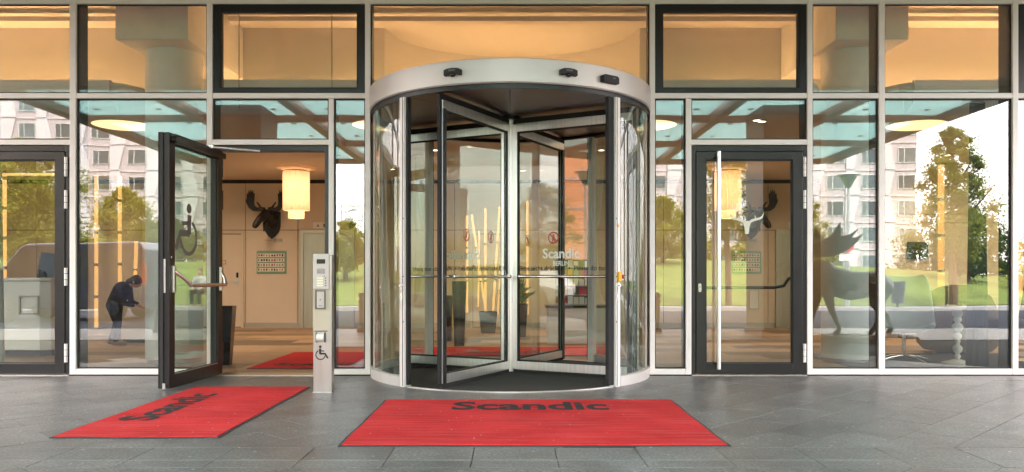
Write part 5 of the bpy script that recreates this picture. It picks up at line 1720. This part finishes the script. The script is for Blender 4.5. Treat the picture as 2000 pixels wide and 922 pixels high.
MB().cyl((0, .045, 2.60), (0, .055, 2.60), .01).build('cap', M['pole'], t)

# park bench and sitter
t = thing('park_bench', 'dark wooden park bench at the lawn edge', 'bench', (-10.55, -19.4, 0), R(180))
for k in range(3):
    MB().box(-.6, .6, -.22 + k * .15, -.10 + k * .15, .42, .455).build('slat', M['bench_wood'], t)
for k in range(3):
    MB().box(-.6, .6, .22 + k * .015, .25 + k * .015, .52 + k * .12, .62 + k * .12).build('slat', M['bench_wood'], t)
for x in (-.5, .5):
    MB().tube([(x, -.22, 0), (x, -.20, .40), (x, .20, .40), (x, .27, .86)], .02).tube([(x, .18, .40), (x, .24, 0)], .02).build('leg', M['bollard'], t, smooth=True)

def hand(mb, w_, d, palm, s=1.0, curl=.5):
    """palm and five bent fingers; w_ wrist, d finger direction, palm the way the palm faces"""
    w_, d, palm = Vector(w_), Vector(d).normalized(), Vector(palm).normalized()
    side = d.cross(palm).normalized()
    k = w_ + d * .085 * s
    for o in (-.03, -.01, .01, .03):
        mb.capsule(w_ + side * o * .6 * s, k + side * o * s, .014 * s, .013 * s, 8)
    for o, l in ((-.033, .065), (-.011, .078), (.011, .082), (.033, .072)):
        a = k + side * o * s
        b1 = a + (d * (1 - curl * .4) + palm * curl * .6).normalized() * l * .45 * s
        b2 = b1 + (d * (1 - curl) + palm * curl).normalized() * l * .5 * s
        mb.capsule(a, b1, .0095 * s, .009 * s, 8); mb.capsule(b1, b2, .009 * s, .008 * s, 8)
    a = w_ + d * .025 * s + side * .03 * s
    b1 = a + (d * .6 + side * .7 + palm * .2).normalized() * .04 * s
    mb.capsule(a, b1, .012 * s, .010 * s, 8); mb.capsule(b1, b1 + (d * .9 + side * .2 + palm * .3).normalized() * .03 * s, .010 * s, .008 * s, 8)

def person(label, loc, rz, J, outfit, s=1.0, group=None):
    """one continuous body grown along a posed skeleton, clothes as its children"""
    t = thing('person', label, 'person', loc, rz, group)
    j = {k: Vector(v) for k, v in J.items()}
    mb = MB()
    mb.capsule(j['pelvis'], j['chest'], .125 * s, .145 * s)
    mb.capsule(j['chest'], j['neck'], .13 * s, .06 * s)
    mb.capsule(j['neck'], j['head'], .055 * s, .06 * s)
    hd = (j['head'] - j['neck']).normalized()
    fw = Vector(J['look']).normalized()
    hc = j['head'] + hd * .05 * s
    mb.ball(hc, .098 * s, (1, .86, 1.12), 16, 12)
    mb.ball(hc + fw * .045 * s - hd * .05 * s, .062 * s, (1, .9, 1))
    mb.capsule(hc + fw * .09 * s + hd * .01 * s, hc + fw * .115 * s - hd * .02 * s, .012 * s, .016 * s, 8)
    sd = fw.cross(hd).normalized()
    for q in (-1, 1): mb.ball(hc + sd * q * .086 * s - fw * .01 * s, .022 * s, (1, .6, 1.3))
    for S_ in 'lr':
        mb.capsule(j['hip' + S_], j['knee' + S_], .088 * s, .058 * s)
        mb.capsule(j['knee' + S_], j['ankle' + S_], .058 * s, .042 * s)
        f_ = Vector(J.get('toe', (1, 0, 0)))
        mb.capsule(j['ankle' + S_] + Vector((0, 0, -.03 * s)), j['ankle' + S_] + f_ * .15 * s + Vector((0, 0, -.045 * s)), .042 * s, .034 * s)
        mb.capsule(j['sh' + S_], j['elb' + S_], .052 * s, .042 * s)
        mb.capsule(j['elb' + S_], j['wr' + S_], .042 * s, .029 * s)
        mb.capsule(j['chest'], j['sh' + S_], .10 * s, .058 * s)
        mb.capsule(j['pelvis'], j['hip' + S_], .11 * s, .09 * s)
        hand(mb, j['wr' + S_], j['wr' + S_] - j['elb' + S_], Vector(J.get('palm', (0, 0, -1))), s)
    mb.build('body', M['skin'], t, remesh=.011)
    e = 1.16
    mb = MB()
    mb.capsule(j['pelvis'] + (j['chest'] - j['pelvis']) * .12, j['chest'], .125 * s * e, .145 * s * e).capsule(j['chest'], j['chest'] + (j['neck'] - j['chest']) * .75, .135 * s * e, .075 * s * e)
    for S_ in 'lr':
        mb.capsule(j['chest'], j['sh' + S_], .10 * s * e, .06 * s * e).capsule(j['sh' + S_], j['elb' + S_], .055 * s * e, .046 * s * e)
        mb.capsule(j['elb' + S_], j['elb' + S_] + (j['wr' + S_] - j['elb' + S_]) * .88, .046 * s * e, .038 * s * e)
    mb.build('jacket', M[outfit[0]], t, remesh=.014)
    mb = MB()
    for S_ in 'lr':
        mb.capsule(j['pelvis'], j['hip' + S_], .115 * s * e, .092 * s * e).capsule(j['hip' + S_], j['knee' + S_], .09 * s * e, .066 * s * e).capsule(j['knee' + S_], j['knee' + S_] + (j['ankle' + S_] - j['knee' + S_]) * .95, .066 * s * e, .054 * s * e)
    mb.build('trousers', M[outfit[1]], t, remesh=.014)
    mb = MB().ball(hc + hd * .022 * s - fw * .022 * s, .104 * s, (1, .92, 1.08), 16, 12)
    mb.capsule(hc - fw * .05 * s, hc - fw * .075 * s - hd * .07 * s, .075 * s, .06 * s)
    mb.build('hair', M[outfit[3]], t, remesh=.012)
    for S_ in 'lr':
        f_ = Vector(J.get('toe', (1, 0, 0)))
        a = j['ankle' + S_]
        mb = MB().capsule(a + Vector((0, 0, -.03 * s)) - f_ * .03 * s, a + f_ * .17 * s + Vector((0, 0, -.045 * s)), .054 * s, .044 * s).capsule(a, a + Vector((0, 0, -.03 * s)), .052 * s, .055 * s)
        mb.build('shoe', M[outfit[2]], t, remesh=.012)
    return t
person('person in dark jacket and black jeans bending forward behind the left pane', (-5.96, 3.54, 0), 0,
       dict(pelvis=(-.03, 0, .64), chest=(.09, 0, .84), neck=(.20, 0, .92), head=(.26, 0, .95), look=(.85, .05, -.45),
            hipl=(-.03, .08, .62), hipr=(-.03, -.08, .62), kneel=(-.03, .09, .35), kneer=(.06, -.09, .36), anklel=(-.12, .10, .085), ankler=(.04, -.09, .085),
            shl=(.12, .14, .86), shr=(.12, -.14, .86), elbl=(.14, .17, .66), elbr=(.17, -.17, .66), wrl=(.29, .10, .62), wrr=(.31, -.09, .62), palm=(0, 0, -1), toe=(.95, 0, 0)),
       ('jacket', 'jeans', 'shoe', 'hair'), .82)
t = thing('suitcase', 'red hard shell suitcase standing on the lobby floor behind the bending person', 'suitcase', (-7.0, 6.4, 0), R(20))
MB().box(-.20, .20, -.12, .12, .05, .60).build('shell', M['case_red'], t, bevel=.04)
MB().box(-.05, .06, .1205, .1225, .30, .38).build('luggage_tag', M['white_print'], t)
MB().tube([(-.10, -.08, .60), (-.10, -.08, .78), (.10, -.08, .78), (.10, -.08, .60)], .010).build('handle', M['fin'], t, smooth=True)
for x in (-.15, .15):
    for y in (-.08, .08):
        MB().cyl((x, y - .012, .026), (x, y + .012, .026), .026, n=14).build('wheel', M['rubber'], t)
person('person in grey shirt sitting on the park bench across the road', (-10.95, -19.38, 0), R(90),
       dict(pelvis=(.05, 0, .55), chest=(.0, 0, .93), neck=(.0, 0, 1.08), head=(.02, 0, 1.18), look=(1, 0, -.2),
            hipl=(.05, .10, .53), hipr=(.05, -.10, .53), kneel=(.46, .13, .52), kneer=(.46, -.13, .52), anklel=(.44, .13, .085), ankler=(.48, -.13, .085),
            shl=(.0, .19, 1.0), shr=(.0, -.19, 1.0), elbl=(.10, .22, .74), elbr=(.10, -.22, .74), wrl=(.33, .14, .64), wrr=(.33, -.14, .64), palm=(0, 0, -1), toe=(.95, 0, 0)),
       ('shirt_grey', 'jeans', 'shoe', 'hair'))

# moose statue on its rock slab (head towards -x)
t = thing('moose_statue', 'dark bronze moose statue with broad antlers on a flat rock base', 'statue', (5.45, -4.45, 0))
mb = MB()
def cp(a, b_, r0, r1): mb.capsule(a, b_, r0, r1, 14)
cp((-.42, 0, 1.02), (.05, 0, .90), .25, .24)         # shoulder to ribs
cp((.05, 0, .90), (.48, 0, .93), .24, .20)           # ribs to loin
cp((-.46, 0, 1.22), (-.36, 0, 1.16), .12, .16)       # hump
cp((.48, 0, .93), (.60, 0, .90), .20, .15)           # rump
cp((.68, 0, .98), (.74, 0, .84), .035, .025)         # tail
cp((-.52, 0, 1.08), (-.86, 0, 1.24), .19, .12)       # neck
cp((-.86, 0, 1.26), (-1.02, 0, 1.20), .105, .085)    # skull
cp((-1.02, 0, 1.20), (-1.22, 0, 1.04), .082, .075)   # muzzle
mb.ball((-1.25, 0, 1.00), .078, (1, .9, .9))
cp((-.98, 0, 1.08), (-.95, 0, .90), .035, .02)       # bell
for s_ in (-1, 1): cp((-.82, s_ * .09, 1.33), (-.80, s_ * .20, 1.38), .035, .012)
# front legs then hind legs, striding
for s_, kx, hx in ((-1, -.50, -.62), (1, -.30, -.20)):
    cp((-.40, s_ * .13, .92), (kx, s_ * .12, .50), .115, .055)
    cp((kx, s_ * .12, .50), (hx + .03, s_ * .12, .20), .05, .038)
    cp((hx + .03, s_ * .12, .20), (hx - .03, s_ * .12, .125), .04, .05)
for s_, kx, kz, hx, hz, fx in ((-1, .44, .60, .70, .42, .78), (1, .36, .58, .50, .40, .36)):
    cp((.55, s_ * .11, .86), (kx + .06, s_ * .13, kz), .145, .075)
    cp((kx + .06, s_ * .13, kz), (hx, s_ * .12, hz), .07, .045)
    cp((hx, s_ * .12, hz), (fx, s_ * .12, .19), .042, .036)
    cp((fx, s_ * .12, .19), (fx - .05, s_ * .12, .125), .04, .05)
mb.build('body', M['bronze'], t, remesh=.022)
for s_ in (-1, 1):
    ol = [(-.90, 1.40), (-.76, 1.37), (-.50, 1.355), (-.26, 1.38), (-.08, 1.46), (.06, 1.60), (.10, 1.72), (.02, 1.665), (-.06, 1.655), (.00, 1.79), (-.12, 1.70), (-.25, 1.68), (-.31, 1.90), (-.40, 1.69), (-.58, 1.58), (-.74, 1.52), (-.86, 1.54)]
    if s_ > 0: ol = [(x * .93 - .05, z) for x, z in ol]
    mb = MB().prism(ol, -.022, .022, 'y')
    mb.v = [(x, s_ * (.10 + .38 * min(1, max(0, (z - 1.36) / .5))) + y + s_ * .14 * max(0, x + .8), z) for x, y, z in mb.v]
    mb.build('antler', M['bronze'], t, bevel=.01)
ro = MB()
rng = random.Random(4)
n = 26
for z, k in ((0, 1.0), (.07, .97), (.095, .90)):
    for i in range(n):
        a = 2 * math.pi * i / n
        rr = (1 + .07 * math.sin(3 * a + 1) + .05 * math.sin(7 * a)) * k
        ro.v.append((.05 + 1.0 * rr * math.cos(a), .42 * rr * math.sin(a), z))
for k in (0, n):
    ro.f += [(k + i, k + (i + 1) % n, k + n + (i + 1) % n, k + n + i) for i in range(n)]
ro.f.append(tuple(2 * n + i for i in range(n)))
ro.build('rock_base', M['stone'], t)
for cx, cy_, sx_, sy_ in ((-.45, .12, .22, .14), (-.05, -.1, .25, .16), (.4, .12, .24, .13), (.72, -.08, .16, .12)):
    mb = MB()
    pts = [(cx + sx_ * math.cos(a) * rng.uniform(.7, 1.1), cy_ + sy_ * math.sin(a) * rng.uniform(.7, 1.1)) for a in [2 * math.pi * i / 11 for i in range(11)]]
    mb.prism(pts, .09, .112, 'z').build('pale_rock', M['stone_pale'], t)

# parked van and car
def vehicle(name, label, cat, loc, rz, Lh, W, side, win, paint, wheels, wr, extra):
    t = thing(name, label, cat, loc, rz)
    b_ = MB().prism(side, -W / 2, W / 2, 'y')
    # tumblehome: pull the upper part in
    zt = max(z for _, z in side)
    zb = zt * .52
    b_.v = [(x, y * (1 - .14 * max(0, (z - zb) / (zt - zb))), z) for x, y, z in b_.v]
    b_.build('body', M[paint], t, bevel=.05)
    for nm, poly in win:
        for s_ in (-1, 1):
            mb = MB()
            def yy(z): return s_ * (W / 2 * (1 - .14 * max(0, (z - zb) / (zt - zb))))
            n_ = len(poly)
            mb.v = [(x, yy(z) + s_ * .004, z) for x, z in poly] + [(x, yy(z) - s_ * .01, z) for x, z in poly]
            mb.f = [tuple(range(n_)), tuple(range(2 * n_ - 1, n_ - 1, -1))] + [(i, (i + 1) % n_, n_ + (i + 1) % n_, n_ + i) for i in range(n_)]
            mb.build('window', M['car_glass'], t)
    for x in wheels:
        for s_ in (-1, 1):
            y = s_ * (W / 2 - .10)
            wh = MB().cyl((x, y - s_ * .10, wr), (x, y + s_ * .105, wr), wr, n=28).build('wheel', M['tyre'], t, bevel=.02)
            MB().cyl((x, y + s_ * .106, wr), (x, y + s_ * .113, wr), wr * .62, n=24).build('rim', M['rim'], wh)
            mb = MB()
            for k in range(5):
                a = 2 * math.pi * k / 5
                mb.cyl((x + wr * .12 * math.cos(a), y + s_ * .118, wr + wr * .12 * math.sin(a)), (x + wr * .55 * math.cos(a), y + s_ * .118, wr + wr * .55 * math.sin(a)), .025, n=6)
            mb.build('spokes', M['fin'], wh)
            MB().cyl((x, s_ * (W / 2 + .002), wr * 1.02), (x, s_ * (W / 2 - .02), wr * 1.02), wr * 1.15, n=28).build('wheel_arch', M['gasket'], t)
    for nm, m_, bx_ in extra:
        MB().box(*bx_).build(nm, M[m_], t, bevel=.01)
        MB().box(bx_[0], bx_[1], -bx_[3], -bx_[2], bx_[4], bx_[5]).build(nm, M[m_], t, bevel=.01)
    return t
van_side = [(-2.1, .32), (2.25, .32), (2.32, .55), (2.28, .95), (1.75, 1.15), (1.15, 1.92), (1.0, 2.02), (-2.0, 2.10), (-2.14, 1.9), (-2.2, 1.0)]
v = vehicle('parked_van', 'dark blue van with glossy roof parked at the kerb by the left pane', 'van', (-11.75, -13.1, -.12), math.pi, 4.5, 1.85, van_side,
            [('w', [(1.62, 1.20), (1.10, 1.85), (.45, 1.88), (.45, 1.18)]), ('w', [(.33, 1.18), (.33, 1.88), (-.75, 1.90), (-.75, 1.16)]), ('w', [(-.87, 1.16), (-.87, 1.90), (-1.95, 1.90), (-2.0, 1.16)])],
            'van_blue', (1.45, -1.35), .33,
            [('headlight', 'head', (2.20, 2.315, .50, .86, .68, .90)), ('tail_light', 'tail', (-2.20, -2.10, .72, .90, .95, 1.5)), ('bumper', 'gasket', (2.22, 2.40, .003, .90, .34, .56)), ('mirror', 'gasket', (1.30, 1.45, .94, 1.12, 1.15, 1.35))])
MB().prism([(1.80, 1.16), (1.18, 1.90), (1.16, 1.885), (1.77, 1.15)], -.72, .72, 'y').build('windscreen', M['car_glass'], v, loc=(.022, 0, .022))
car_side = [(-2.0, .28), (2.05, .28), (2.12, .50), (2.02, .78), (1.05, .92), (.45, 1.38), (.2, 1.44), (-1.2, 1.44), (-1.45, 1.36), (-1.95, .95), (-2.08, .85), (-2.1, .5)]
vehicle('parked_car', 'white car with red tail lamps parked beyond the van, mirrored in the right wing', 'car', (-16.4, -12.4, -.12), 0, 4.2, 1.75, car_side,
        [('w', [(.95, .95), (.42, 1.33), (-.10, 1.36), (-.10, .95)]), ('w', [(-.20, .95), (-.20, 1.36), (-1.15, 1.36), (-1.60, 1.0)])],
        'car_white', (1.3, -1.25), .31,
        [('headlight', 'head', (1.98, 2.08, .45, .80, .58, .74)), ('tail_light', 'tail', (-2.09, -1.96, .50, .82, .72, .92)), ('bumper', 'gasket', (2.06, 2.16, .003, .85, .30, .46))])
